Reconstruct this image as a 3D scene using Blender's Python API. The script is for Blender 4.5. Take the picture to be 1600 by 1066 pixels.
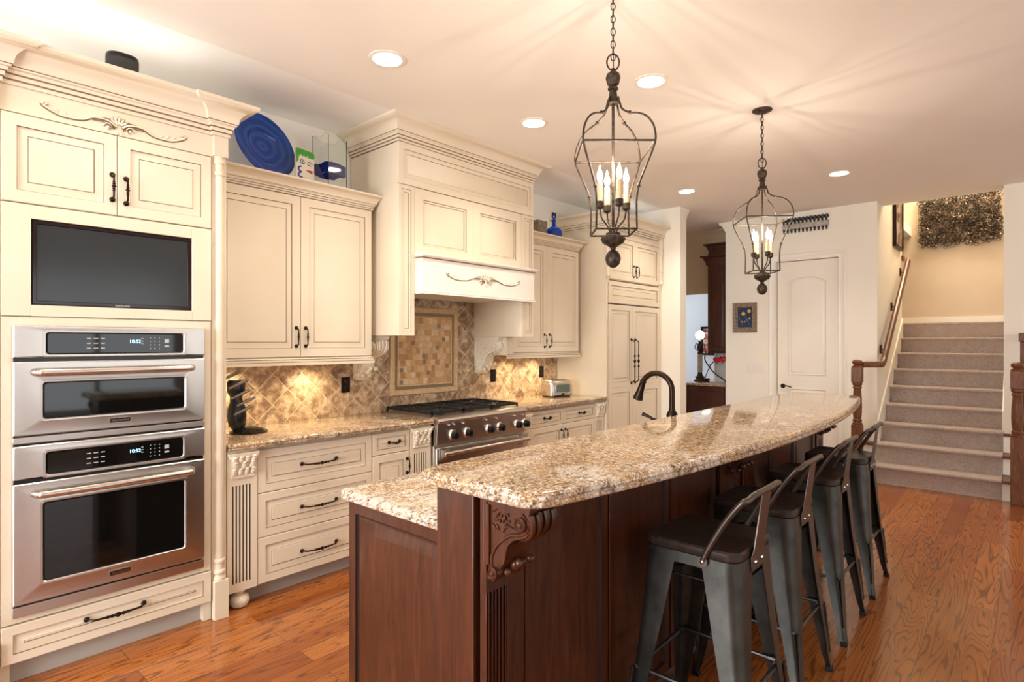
import bpy, bmesh, math, random
from math import sin, cos, pi, radians as R
from mathutils import Vector, Matrix
random.seed(7)
for o in list(bpy.data.objects): bpy.data.objects.remove(o)
S = bpy.context.scene
COL = S.collection

# ------------------------------------------------------------------ camera, world, exposure
YAW = 0.8408
cam = bpy.data.cameras.new('camera'); cam_o = bpy.data.objects.new('camera', cam); COL.objects.link(cam_o)
cam_o.location = (0, 0, 1.444); cam_o.rotation_euler = (pi/2, 0, -YAW)
cam.sensor_width = 36; cam.lens = 902.2/1600*36; cam.shift_y = 2.2/1600; cam.clip_start = .05
S.camera = cam_o
S.view_settings.view_transform = 'Standard'; S.view_settings.look = 'None'
S.view_settings.gamma = 1; S.view_settings.use_curve_mapping = False
S.view_settings.exposure = 0.24
W = bpy.data.worlds.new('world'); S.world = W; W.use_nodes = True
W.node_tree.nodes['Background'].inputs[0].default_value = (.75, .87, 1, 1)
W.node_tree.nodes['Background'].inputs[1].default_value = 1.0

def area(name, loc, rot, sx, sy, power, color=(1, 1, 1), spread=180):
    l = bpy.data.lights.new(name, 'AREA'); l.shape = 'RECTANGLE'; l.size = sx; l.size_y = sy
    l.energy = power; l.color = color; l.spread = R(spread)
    o = bpy.data.objects.new(name, l); o.location = loc; o.rotation_euler = rot; COL.objects.link(o); return o
DAY = (1.0, .98, .95)
# daylight entering through the windows behind the camera (outside the glass line)
for wx in (-.6, 2.3, 5.2):
    area('window_daylight', (wx, -4.35, 1.45), (-pi/2, 0, pi), 2.2, 2.1, 24, DAY)
area('window_daylight', (-3.05, 1.8, 1.45), (0, -pi/2, 0), 2.0, 2.6, 225, (.94, .97, 1.0))
area('window_daylight', (8.9, 5.2, 1.7), (pi/2, 0, 0), 1.4, 1.8, 150, (.84, .92, 1.0))
area('stairwell_light', (9.4, .55, 4.9), (0, 0, 0), .7, .7, 75, (1, .84, .64))

# ------------------------------------------------------------------ helpers
def rgb(h):
    h = h.lstrip('#'); c = [int(h[i:i+2], 16)/255 for i in (0, 2, 4)]
    return tuple(((x/12.92) if x <= .04045 else ((x+.055)/1.055)**2.4) for x in c)+(1,)

class MB:
    def __init__(s): s.v = []; s.f = []; s.m = []
    def add(s, vs, fs, m=0):
        n = len(s.v); s.v += [tuple(v) for v in vs]
        for f in fs: s.f.append(tuple(i+n for i in f)); s.m.append(m)
    def box(s, x0, x1, y0, y1, z0, z1, m=0):
        vs = [(x, y, z) for z in (z0, z1) for y in (y0, y1) for x in (x0, x1)]
        s.add(vs, [(0, 2, 3, 1), (4, 5, 7, 6), (0, 1, 5, 4), (2, 6, 7, 3), (0, 4, 6, 2), (1, 3, 7, 5)], m); return s
    def loops(s, L, m=0, cap0=True, cap1=True, closed=True, ms=None):
        n = len(L[0]); vs = [p for l in L for p in l]; N = len(s.v); s.v += [tuple(p) for p in vs]
        for i in range(len(L)-1):
            for j in range(n if closed else n-1):
                k = (j+1) % n
                s.f.append((N+i*n+j, N+i*n+k, N+(i+1)*n+k, N+(i+1)*n+j)); s.m.append(ms[i+1] if ms else m)
        if cap0: s.f.append(tuple(N+j for j in reversed(range(n)))); s.m.append(ms[0] if ms else m)
        if cap1: s.f.append(tuple(N+(len(L)-1)*n+j for j in range(n))); s.m.append(ms[-1] if ms else m)
        return s
    def lathe(s, prof, c=(0, 0, 0), n=20, M=None, m=0, caps=True, ms=None):
        c = Vector(c); L = []
        for r, z in prof:
            r = max(r, .0002)
            L.append([c+((M @ Vector((r*cos(2*pi*k/n), r*sin(2*pi*k/n), z))) if M else Vector((r*cos(2*pi*k/n), r*sin(2*pi*k/n), z))) for k in range(n)])
        return s.loops(L, m, caps, caps, ms=ms)
    def tube(s, pts, r, n=8, m=0, closed=False):
        pts = [Vector(p) for p in pts]; N = len(pts)
        rr = [r(i/(N-1)) if callable(r) else (r[i] if isinstance(r, (list, tuple)) else r) for i in range(N)]
        L = []; up = None
        for i, p in enumerate(pts):
            if closed: t = pts[(i+1) % N]-pts[i-1]
            else: t = pts[min(i+1, N-1)]-pts[max(i-1, 0)]
            if t.length < 1e-9: t = Vector((0, 0, 1))
            t.normalize()
            if up is None:
                a = Vector((0, 0, 1)) if abs(t.z) < .9 else Vector((1, 0, 0))
                up = (a-t*a.dot(t)).normalized()
            else:
                up = (up-t*up.dot(t)); up = up.normalized() if up.length > 1e-6 else Vector((0, 0, 1))
            b = t.cross(up)
            L.append([p+(up*cos(2*pi*k/n)+b*sin(2*pi*k/n))*rr[i] for k in range(n)])
        if closed: L.append(L[0]); return s.loops(L, m, False, False)
        return s.loops(L, m)
    def ell(s, c, r, n=10, k=6, m=0, M=None):
        c = Vector(c); L = []
        for i in range(k+1):
            a = pi*i/k-pi/2
            ca = max(cos(a), .02)
            row = [Vector((r[0]*ca*cos(2*pi*j/n), r[1]*ca*sin(2*pi*j/n), r[2]*sin(a))) for j in range(n)]
            L.append([c+(M @ p if M else p) for p in row])
        return s.loops(L, m)
    def prism(s, poly, f0, f1, m=0):
        """poly: 2D points; f0,f1 map 2D point to 3D"""
        return s.loops([[f0(p) for p in poly], [f1(p) for p in poly]], m)
    def rpanel(s, a0, a1, z0, z1, prof, F):
        """nested rectangular loops; prof (inset, depth, mat); F(a, d, z)->xyz"""
        L = []; ms = []
        for q in prof:
            i, d, m = q; ms.append(m)
            L.append([F(a0+i, d, z0+i), F(a1-i, d, z0+i), F(a1-i, d, z1-i), F(a0+i, d, z1-i)])
        return s.loops(L, ms=ms)
    def sweep(s, path, prof, m=0, caps=True):
        """path plan points (x,y); outward = right of travel; prof closed list (out, z, mat)"""
        P = [Vector((p[0], p[1])) for p in path]; n = len(P); L = []
        for i in range(n):
            d0 = (P[i]-P[i-1]).normalized() if i > 0 else None
            d1 = (P[i+1]-P[i]).normalized() if i < n-1 else None
            if d0 is None: d0 = d1
            if d1 is None: d1 = d0
            n0 = Vector((d0.y, -d0.x)); n1 = Vector((d1.y, -d1.x)); b = (n0+n1); b = b/max(b.dot(n0), .2)
            L.append([(P[i].x+b.x*o, P[i].y+b.y*o, z) for o, z, *_ in prof])
        k = len(prof); N = len(s.v); s.v += [p for l in L for p in l]
        for i in range(n-1):
            for j in range(k):
                q = (j+1) % k; mm = prof[q][2] if len(prof[q]) > 2 else m
                s.f.append((N+i*k+j, N+i*k+q, N+(i+1)*k+q, N+(i+1)*k+j)); s.m.append(mm)
        if caps:
            s.f.append(tuple(N+j for j in range(k))); s.m.append(m)
            s.f.append(tuple(N+(n-1)*k+j for j in reversed(range(k)))); s.m.append(m)
        return s
    def build(s, name, mats, parent=None, bevel=0, seg=2, smooth=35, sub=0):
        off = Vector((0, 0, 0)); p = parent
        while p: off += p.location; p = p.parent
        me = bpy.data.meshes.new(name)
        me.from_pydata([tuple(Vector(v)-off) for v in s.v], [], s.f)
        if not isinstance(mats, (list, tuple)): mats = [mats]
        for m in mats: me.materials.append(m)
        me.polygons.foreach_set('material_index', [min(x, len(mats)-1) for x in s.m])
        bm = bmesh.new(); bm.from_mesh(me); bmesh.ops.recalc_face_normals(bm, faces=bm.faces)
        bm.to_mesh(me); bm.free()
        if smooth:
            me.polygons.foreach_set('use_smooth', [True]*len(me.polygons))
            me.set_sharp_from_angle(angle=R(smooth))
        o = bpy.data.objects.new(name, me); COL.objects.link(o)
        if parent: o.parent = parent
        if bevel:
            b = o.modifiers.new('bevel', 'BEVEL'); b.width = bevel; b.segments = seg; b.limit_method = 'ANGLE'; b.angle_limit = R(40)
            b.harden_normals = False
        if sub:
            b = o.modifiers.new('sub', 'SUBSURF'); b.levels = sub; b.render_levels = sub
        return o

def thing(name, label, cat, loc=(0, 0, 0), group=None, rz=0):
    o = bpy.data.objects.new(name, None); COL.objects.link(o); o.location = loc; o.rotation_euler[2] = rz
    o.empty_display_size = .1
    o['label'] = label; o['category'] = cat
    if group: o['group'] = group
    return o
def tag(o, label, cat, group=None):
    o['label'] = label; o['category'] = cat
    if group: o['group'] = group
    return o
def struct(o): o['kind'] = 'structure'; return o
def dup(root, loc, label):
    r = root.copy(); COL.objects.link(r); r.location = loc; r['label'] = label
    def rec(a, b):
        for ch in [x for x in bpy.data.objects if x.parent == a]:
            c = ch.copy(); COL.objects.link(c); c.parent = b; rec(ch, c)
    rec(root, r); return r
def text(name, body, size, M, mat, parent, depth=.0006):
    cu = bpy.data.curves.new(name, 'FONT'); cu.body = body; cu.size = size; cu.extrude = depth
    cu.align_x = 'CENTER'; cu.align_y = 'CENTER'
    t = bpy.data.objects.new(name, cu); COL.objects.link(t)
    bpy.context.view_layer.update()
    me = bpy.data.meshes.new_from_object(t.evaluated_get(bpy.context.evaluated_depsgraph_get()))
    bpy.data.objects.remove(t)
    off = Vector((0, 0, 0)); p = parent
    while p: off += p.location; p = p.parent
    me.transform(Matrix.Translation(-off) @ M)
    me.materials.clear(); me.materials.append(mat)
    o = bpy.data.objects.new(name, me); COL.objects.link(o); o.parent = parent; return o
FY = lambda y: (lambda a, d, z: (a, y+d, z))           # face looking toward -y
FX = lambda x: (lambda a, d, z: (x+d, a, z))           # face looking toward -x
def spl(pts, n=8):
    """catmull-rom through points"""
    P = [Vector(p) for p in pts]; out = []
    for i in range(len(P)-1):
        p0 = P[max(i-1, 0)]; p1 = P[i]; p2 = P[i+1]; p3 = P[min(i+2, len(P)-1)]
        for k in range(n):
            t = k/n
            out.append(.5*((2*p1)+(p2-p0)*t+(2*p0-5*p1+4*p2-p3)*t*t+(3*p1-p0-3*p2+p3)*t**3))
    out.append(P[-1]); return out

# ------------------------------------------------------------------ materials
def mat(name, color, rough=.5, metal=0, spec=.5, coat=0, emit=None, es=0, trans=0, ior=1.45, alpha=1):
    m = bpy.data.materials.new(name); m.use_nodes = True
    b = m.node_tree.nodes['Principled BSDF']
    b.inputs['Base Color'].default_value = color; b.inputs['Roughness'].default_value = rough
    b.inputs['Metallic'].default_value = metal; b.inputs['Specular IOR Level'].default_value = spec
    b.inputs['Coat Weight'].default_value = coat; b.inputs['Coat Roughness'].default_value = .08
    b.inputs['Transmission Weight'].default_value = trans; b.inputs['IOR'].default_value = ior
    b.inputs['Alpha'].default_value = alpha
    if emit: b.inputs['Emission Color'].default_value = emit; b.inputs['Emission Strength'].default_value = es
    return m
class NT:
    def __init__(s, m): s.t = m.node_tree; s.b = s.t.nodes['Principled BSDF']; s.n = s.t.nodes; s.l = s.t.links
    def node(s, k, **kw):
        n = s.n.new(k)
        for a, v in kw.items():
            if a in n.bl_rna.properties.keys(): setattr(n, a, v)
            else:
                n.inputs[a.replace('_', ' ')].default_value = v
        return n
    def L(s, a, b): s.l.new(a, b)
    def coords(s, scale=(1, 1, 1), rot=(0, 0, 0), gen='Object'):
        g = s.n.new('ShaderNodeNewGeometry') if gen == 'World' else s.n.new('ShaderNodeTexCoord')
        mp = s.n.new('ShaderNodeMapping'); mp.inputs['Scale'].default_value = scale; mp.inputs['Rotation'].default_value = rot
        s.L(g.outputs['Position'] if gen == 'World' else g.outputs[gen], mp.inputs[0]); return mp.outputs[0]
    def noise(s, vec, scale, detail=3, rough=.5, dist=0):
        n = s.node('ShaderNodeTexNoise', Scale=scale, Detail=detail, Roughness=rough, Distortion=dist)
        if vec: s.L(vec, n.inputs['Vector'])
        return n.outputs['Fac']
    def ramp(s, fac, stops):
        n = s.n.new('ShaderNodeValToRGB'); e = n.color_ramp.elements
        while len(e) < len(stops): e.new(.5)
        for i, (p, c) in enumerate(stops): e[i].position = p; e[i].color = c if len(c) == 4 else tuple(c)+(1,)
        s.L(fac, n.inputs[0]); return n.outputs[0]
    def mix(s, fac, a, b, mode='MIX'):
        n = s.n.new('ShaderNodeMix'); n.data_type = 'RGBA'; n.blend_type = mode
        for sock, v in ((n.inputs['Factor'], fac), (n.inputs['A'], a), (n.inputs['B'], b)):
            pass
        def setv(sock, v):
            if isinstance(v, (int, float)): sock.default_value = v
            elif isinstance(v, (tuple, list)): sock.default_value = v
            else: s.L(v, sock)
        setv(n.inputs[0], fac); setv(n.inputs[6], a); setv(n.inputs[7], b)
        return n.outputs[2]
    def math(s, op, a, b=0):
        n = s.n.new('ShaderNodeMath'); n.operation = op
        for i, v in enumerate((a, b)):
            if isinstance(v, (int, float)): n.inputs[i].default_value = v
            else: s.L(v, n.inputs[i])
        return n.outputs[0]
    def bump(s, h, strength=.2, dist=.01):
        n = s.node('ShaderNodeBump', Strength=strength, Distance=dist); s.L(h, n.inputs['Height']); s.L(n.outputs[0], s.b.inputs['Normal'])
    def color(s, c): s.L(c, s.b.inputs['Base Color'])

def paint(name, c1, c2, rough=.45, sc=3, bump=0):
    m = mat(name, c1, rough); t = NT(m); f = t.noise(t.coords(gen='World'), sc, 4)
    t.color(t.ramp(f, [(.35, c1), (.7, c2)]))
    if bump: t.bump(t.noise(t.coords(gen='World'), 90, 2), bump, .002)
    return m
CREAM = paint('cream_glazed_paint', rgb('#E6D9C2'), rgb('#E1D2B8'), .38, 2.5)
GLAZE = mat('brown_glaze', rgb('#7E6549'), .6)
CARVE = paint('antiqued_white', rgb('#EFE6D4'), rgb('#DFD0B6'), .5, 60)
DARKSLOT = mat('dark_groove', rgb('#3A2A20'), .7)
WALL = paint('wall_paint', rgb('#F3ECDD'), rgb('#F1E9D9'), .8, 1.5)
WALLW = paint('white_wall_paint', rgb('#F4EFE6'), rgb('#F1EBE0'), .8, 1.5)
WALLT = paint('stairwell_tan_paint', rgb('#DCCBB4'), rgb('#D6C4AC'), .8, 1.5)
WALLB = paint('pale_blue_white_paint', rgb('#E6EBF0'), rgb('#E0E6EC'), .8, 1.5)
WALLP = paint('pantry_beige_paint', rgb('#D8C3A4'), rgb('#D2BC9C'), .8, 1.5)
CEIL = paint('ceiling_paint', rgb('#F3EDE3'), rgb('#F1EADF'), .9, 1.2)
CEIL_LIT = paint('ceiling_lit_band', rgb('#FBF9F5'), rgb('#F9F6F1'), .85, 1.2)  # brighter light along the cabinet wall put into the ceiling colour
TRIM = paint('white_trim_paint', rgb('#F2ECE0'), rgb('#EEE7DA'), .35, 3)
DOORP = paint('door_paint', rgb('#F0E8DA'), rgb('#ECE3D3'), .35, 3)
KICK = mat('toe_kick_grey', rgb('#B9B4AA'), .5)
BRONZE = mat('oil_rubbed_bronze', rgb('#2E231D'), .35, .85)
def iron():
    m = mat('aged_iron', rgb('#3A322C'), .55, .6); t = NT(m)
    t.color(t.ramp(t.noise(t.coords(), 60, 4), [(.35, rgb('#26211E')), (.65, rgb('#554638')), (.8, rgb('#7A5C40'))])); return m
IRON = iron()
BLACK = mat('black_enamel', rgb('#101010'), .25)
CASTIRON = mat('cast_iron', rgb('#161514'), .5)
BGLASS = mat('black_glass', rgb('#0B0D0C'), .04, 0, .6)
SCREEN = mat('tv_screen', rgb('#2A2E30'), .16, 0, .5)
CHROME = mat('chrome', rgb('#D8D8DA'), .12, 1)
WHITEP = mat('white_plastic', rgb('#ECE6DC'), .4)
def steel():
    m = mat('stainless_steel', rgb('#C6C1BB'), .3, 1); t = NT(m)
    v = t.coords((1, 1, 260), gen='World'); f = t.noise(v, 3, 3)
    r = t.node('ShaderNodeMapRange'); t.L(f, r.inputs[0]); r.inputs[3].default_value = .24; r.inputs[4].default_value = .38
    t.L(r.outputs[0], t.b.inputs['Roughness'])
    t.bump(t.noise(t.coords((1, 1, .6), gen='World'), 5, 1), .10, .03); return m
STEEL = steel()
STEELB = mat('polished_steel', rgb('#CFC8C1'), .27, 1)
def cherry():
    m = mat('cherry_wood', rgb('#5A2A16'), .34, 0, .45, .2); t = NT(m)
    v = t.coords((9, 9, .9), gen='World'); f = t.noise(v, 4, 5, .6, 1.2)
    t.color(t.ramp(f, [(.3, rgb('#33180A')), (.55, rgb('#4A2411')), (.75, rgb('#5A2F19'))])); return m
CHERRY = cherry()
CHERRYD = mat('cherry_dark_groove', rgb('#241009'), .45)
def railwood():
    m = mat('stained_oak', rgb('#6E4326'), .42, 0, .4, .08); t = NT(m)
    f = t.noise(t.coords((14, 14, 2), gen='World'), 5, 5, .6, 1)
    t.color(t.ramp(f, [(.3, rgb('#4F2E1A')), (.6, rgb('#78492A')), (.8, rgb('#8E5B38'))])); return m
OAK = railwood()
def seatwood():
    m = mat('dark_seat_wood', rgb('#3B2E29'), .42, 0, .5); t = NT(m)
    f = t.noise(t.coords((3, 30, 3)), 3, 5, .6, .6)
    t.color(t.ramp(f, [(.3, rgb('#231B18')), (.7, rgb('#3D302A'))])); return m
SEAT = seatwood()
def gun():
    m = mat('gunmetal', rgb('#565653'), .38, .8); t = NT(m)
    f = t.noise(t.coords(), 7, 4, .6)
    t.color(t.ramp(f, [(.3, rgb('#3A3936')), (.6, rgb('#52524E')), (.8, rgb('#5C554B'))])); return m
GUN = gun()
BACKM = mat('bronzed_metal', rgb('#5D534C'), .35, .8)
def granite():
    m = mat('granite', rgb('#B89A70'), .07, 0, .5, .12); t = NT(m); w = t.coords(gen='World')
    g = t.n.new('ShaderNodeNewGeometry'); sp = t.n.new('ShaderNodeSeparateXYZ'); t.L(g.outputs['Position'], sp.inputs[0])
    big = t.noise(w, 3.0, 5, .6, 1.2)
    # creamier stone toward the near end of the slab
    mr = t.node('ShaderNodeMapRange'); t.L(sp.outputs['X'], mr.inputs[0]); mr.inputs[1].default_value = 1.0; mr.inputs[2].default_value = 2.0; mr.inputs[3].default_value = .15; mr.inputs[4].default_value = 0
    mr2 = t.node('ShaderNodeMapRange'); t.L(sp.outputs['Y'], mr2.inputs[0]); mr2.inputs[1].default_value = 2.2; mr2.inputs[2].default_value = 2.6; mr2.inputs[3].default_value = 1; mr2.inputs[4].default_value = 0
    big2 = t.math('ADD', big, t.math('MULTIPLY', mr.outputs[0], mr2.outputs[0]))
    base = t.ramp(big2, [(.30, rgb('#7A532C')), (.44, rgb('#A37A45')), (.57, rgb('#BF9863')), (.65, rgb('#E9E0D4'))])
    vein = t.noise(t.coords((1, 2.6, 1), rot=(0, 0, .35), gen='World'), 6, 8, .72, 1.4)
    c = t.mix(t.ramp(vein, [(.49, (0, 0, 0)), (.53, (.95, .95, .95)), (.59, (.95, .95, .95)), (.63, (0, 0, 0))]), base, rgb('#5A3A22'))
    med = t.noise(w, 60, 4, .65)
    c = t.mix(t.ramp(med, [(.40, (1, 1, 1)), (.50, (0, 0, 0))]), c, t.mix(.5, base, rgb('#F0E8DA')))
    c = t.mix(t.ramp(med, [(.57, (0, 0, 0)), (.64, (.9, .9, .9))]), c, rgb('#3A281B'))
    fine = t.node('ShaderNodeTexVoronoi', Scale=210.); t.L(w, fine.inputs['Vector'])
    spk = t.ramp(fine.outputs['Color'], [(.0, rgb('#1C1510')), (.20, rgb('#4F3A28')), (.36, rgb('#A37B4A')), (.62, rgb('#C6A475')), (.82, rgb('#FBF8F2'))])
    c = t.mix(.5, c, spk); t.color(c); return m
GRANITE = granite()
def oakfloor():
    m = mat('oak_plank_floor', rgb('#A8642F'), .2, 0, .45, .25); t = NT(m)
    w = t.coords(gen='World')
    br = t.node('ShaderNodeTexBrick', offset=.41, offset_frequency=2, Scale=1., Mortar_Size=.0012, Mortar_Smooth=.1, Bias=0., Brick_Width=1.35, Row_Height=.127)
    br.inputs['Color1'].default_value = (0, 0, 0, 1); br.inputs['Color2'].default_value = (1, 1, 1, 1); br.inputs['Mortar'].default_value = (.5, .5, .5, 1)
    t.L(w, br.inputs['Vector'])
    off = t.n.new('ShaderNodeVectorMath'); off.operation = 'MULTIPLY_ADD'
    t.L(br.outputs['Color'], off.inputs[0]); off.inputs[1].default_value = (13.1, 7.7, 3.3); t.L(w, off.inputs[2])
    mp = t.n.new('ShaderNodeMapping'); mp.inputs['Scale'].default_value = (.42, 4.4, 1); t.L(off.outputs[0], mp.inputs[0])
    nz = t.noise(mp.outputs[0], 1.7, 2, .5, .5)
    rings = t.math('PINGPONG', t.math('MULTIPLY', nz, 21.), .5)
    g = t.ramp(rings, [(.0, (1, 1, 1)), (.07, (.8, .8, .8)), (.17, (.12, .12, .12)), (1, (0, 0, 0))])
    fm = t.n.new('ShaderNodeMapping'); fm.inputs['Scale'].default_value = (3, 110, 1); t.L(w, fm.inputs[0])
    fine = t.noise(fm.outputs[0], 1.5, 3, .6)
    tint = t.ramp(br.outputs['Color'], [(0, rgb('#8F4A20')), (.35, rgb('#A8612B')), (.7, rgb('#B87035')), (1, rgb('#9A5526'))])
    c = t.mix(t.math('MULTIPLY', g, .72), tint, rgb('#4A2210'))
    c = t.mix(t.ramp(fine, [(.45, (0, 0, 0)), (.75, (.5, .5, .5))]), c, rgb('#7A431E'))
    c = t.mix(t.math('MULTIPLY', br.outputs['Fac'], .8), c, rgb('#3E2010'))
    t.color(c)
    t.bump(t.math('SUBTRACT', 1., br.outputs['Fac']), .25, .002)
    return m
FLOOR = oakfloor()
def travertine():
    m = mat('diagonal_travertine_tile', rgb('#A98F72'), .42); t = NT(m)
    g = t.n.new('ShaderNodeNewGeometry'); sp = t.n.new('ShaderNodeSeparateXYZ'); t.L(g.outputs['Position'], sp.inputs[0])
    cb = t.n.new('ShaderNodeCombineXYZ'); t.L(sp.outputs['X'], cb.inputs[0]); t.L(sp.outputs['Z'], cb.inputs[1])
    mp = t.n.new('ShaderNodeMapping'); mp.inputs['Rotation'].default_value = (0, 0, pi/4); mp.inputs['Location'].default_value = (.03, .052, 0); t.L(cb.outputs[0], mp.inputs[0])
    br = t.node('ShaderNodeTexBrick', offset=0., Scale=1., Mortar_Size=.0022, Mortar_Smooth=.2, Bias=0., Brick_Width=.147, Row_Height=.147)
    br.inputs['Color1'].default_value = (0, 0, 0, 1); br.inputs['Color2'].default_value = (1, 1, 1, 1); t.L(mp.outputs[0], br.inputs['Vector'])
    off = t.n.new('ShaderNodeVectorMath'); off.operation = 'MULTIPLY_ADD'
    t.L(br.outputs['Color'], off.inputs[0]); off.inputs[1].default_value = (9, 5, 3); t.L(g.outputs['Position'], off.inputs[2])
    n1 = t.noise(off.outputs[0], 13, 9, .74, .25)
    c = t.ramp(n1, [(.37, rgb('#5C4435')), (.45, rgb('#8C6E56')), (.53, rgb('#BDA080')), (.62, rgb('#E2D2B8'))])
    c = t.mix(.28, c, t.ramp(br.outputs['Color'], [(0, rgb('#7E6450')), (.5, rgb('#B99C7B')), (1, rgb('#CDB595'))]))
    c = t.mix(br.outputs['Fac'], c, rgb('#D8C6A6')); t.color(c)
    t.bump(t.math('ADD', t.math('MULTIPLY', n1, .3), t.math('SUBTRACT', 1., br.outputs['Fac'])), .35, .003); return m
TRAV = travertine()
def mosaic():
    m = mat('mosaic_tile', rgb('#C09A6C'), .4); t = NT(m)
    g = t.n.new('ShaderNodeNewGeometry'); sp = t.n.new('ShaderNodeSeparateXYZ'); t.L(g.outputs['Position'], sp.inputs[0])
    cb = t.n.new('ShaderNodeCombineXYZ'); t.L(sp.outputs['X'], cb.inputs[0]); t.L(sp.outputs['Z'], cb.inputs[1])
    br = t.node('ShaderNodeTexBrick', offset=.5, Scale=1., Mortar_Size=.0015, Mortar_Smooth=.2, Bias=0., Brick_Width=.052, Row_Height=.05, squash=.7, squash_frequency=3)
    br.inputs['Color1'].default_value = (0, 0, 0, 1); br.inputs['Color2'].default_value = (1, 1, 1, 1); t.L(cb.outputs[0], br.inputs['Vector'])
    c = t.ramp(br.outputs['Color'], [(0, rgb('#A87C52')), (.3, rgb('#C79A68')), (.6, rgb('#D2AF80')), (.85, rgb('#DCC39C')), (1, rgb('#B59673'))])
    n1 = t.noise(g.outputs['Position'], 30, 4, .6)
    c = t.mix(t.ramp(n1, [(.4, (0, 0, 0)), (.8, (.5, .5, .5))]), c, rgb('#8A6647'))
    c = t.mix(br.outputs['Fac'], c, rgb('#B79A74')); t.color(c)
    t.bump(t.math('SUBTRACT', 1., br.outputs['Fac']), .4, .003); return m
MOSAIC = mosaic()
STONE = paint('carved_stone_trim', rgb('#D3B68A'), rgb('#C2A277'), .5, 40)
TILEACC = mat('pewter_accent_tile', rgb('#8A755E'), .4, .2)
def carpet():
    m = mat('stair_carpet', rgb('#A88F7C'), .95, 0, .1); t = NT(m); w = t.coords(gen='World')
    n = t.noise(w, 95, 4, .75); n2 = t.noise(w, 14, 3, .6)
    c = t.mix(.35, t.ramp(n, [(.3, rgb('#8E7C72')), (.7, rgb('#D4C4BA'))]), t.ramp(n2, [(.3, rgb('#A6948A')), (.7, rgb('#C4B3A8'))]))
    t.color(c); t.bump(n, .8, .006); return m
CARPET = carpet()
def glass(name, col, rough=0):
    m = mat(name, col, rough, 0, .5, trans=1, ior=1.45); return m
GCLEAR = glass('clear_glass', (.93, .97, .95, 1))
GBLUE = mat('cobalt_glass', rgb('#1C4FC4'), .05, 0, .6, trans=.45)
GBLUED = mat('deep_cobalt_glass', rgb('#0B1E8C'), .05, 0, .6, trans=.35)
WARM = (1.0, .72, .42)
BULB = mat('candle_bulb', (1, .8, .55, 1), .4, emit=(1, .84, .66, 1), es=30)
CANDLE = mat('candle_sleeve', rgb('#D8BC90'), .5)
CANL = mat('downlight_lens', (1, 1, 1, 1), .4, emit=(1, .90, .76, 1), es=14)
LED = mat('clock_digits', (.2, .6, 1, 1), .4, emit=(.35, .75, 1, 1), es=2.5)
MARK = mat('panel_marks', rgb('#B8B8B8'), .5)

# ------------------------------------------------------------------ room shell
YW = 3.785; H = 2.972; XF = 7.28
def rbox(name, m, *b, bevel=0):
    return struct(MB().box(*b).build(name, m, bevel=bevel))
rbox('floor', FLOOR, -3.2, 10.4, -4.4, 6.2, -.12, 0)
c = MB().box(-3.2, 7.60, -4.4, 3.12, H, H+.12); c.box(7.60, 11, 1.26, 6.2, H, H+.12); c.box(7.60, 8.0, -4.4, .14, H, H+.12); c.box(6.25, 7.60, 3.12, 6.2, H, H+.12)
struct(c.build('ceiling', CEIL))
rbox('ceiling_lit_strip', CEIL_LIT, -3.2, 6.25, 3.12, 3.9, H, H+.12)  # flush ceiling strip, painted whiter to stand in for a band of light
rbox('wall_back', WALLW, -3.2, 6.1, YW, YW+.12, 0, H)
b = MB(); b.box(6.1, 6.25, 3.16, 4.6, 0, H, 1); b.box(6.1, 6.25, 2.92, 3.16, 0, H, 0)  # rear part painted whiter, continuing the painted light band of the ceiling
struct(b.build('wall_stub', [WALL, WALLW]))
b = MB()   # wall with the pantry door; door hole y 1.594..2.258 z<2.40
b.box(XF, XF+.12, 2.258, 2.87, 0, H); b.box(XF, XF+.12, 1.22, 1.594, 0, H); b.box(XF, XF+.12, 1.594, 2.258, 2.405, H)
struct(b.build('wall_far', WALL))
rbox('wall_stairs_left', WALL, XF+.12, 8.9, 1.22, 1.34, 0, 5.2)
b = MB(); b.box(7.48, 10.05, .06, .18, 0, 5.2); struct(b.build('wall_stairs_right', WALL))
rbox('wall_right', WALL, 7.36, 7.48, -4.4, .18, 0, H)
rbox('wall_stairs_back', WALLT, 10.05, 10.17, -.2, 3.6, 0, 5.2)
rbox('wall_stairs_far', WALLT, 8.9, 10.05, 3.4, 3.5, 0, 5.2)
b = MB(); b.box(7.6, 10.17, .06, 3.5, 5.2, 5.3); b.box(7.6, 7.66, .18, 1.22, H+.12, 5.2); b.box(8.9, 9.0, 1.34, 3.4, H+.12, 5.2)
struct(b.build('ceiling_stairs', WALL))
rbox('wall_pantry_back', WALLP, 6.25, 7.7, 4.6, 4.7, 0, H)
b = MB(); b.box(7.70, 7.82, 3.19, 4.6, 2.12, H); struct(b.build('wall_pantry_header', WALLP))
struct(MB().box(7.70, 7.82, 2.87, 3.19, .912, 1.32).build('wall_pantry_tile', WALLB)); struct(MB().box(7.70, 7.82, 2.87, 3.19, 1.32, H).build('wall_pantry_upper', WALLP))
b = MB(); b.box(9.8, 9.92, 3.5, 6.1, 0, H); b.box(7.4, 7.82, 4.7, 6.1, 0, H); struct(b.build('wall_side_room', WALLB))
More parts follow.
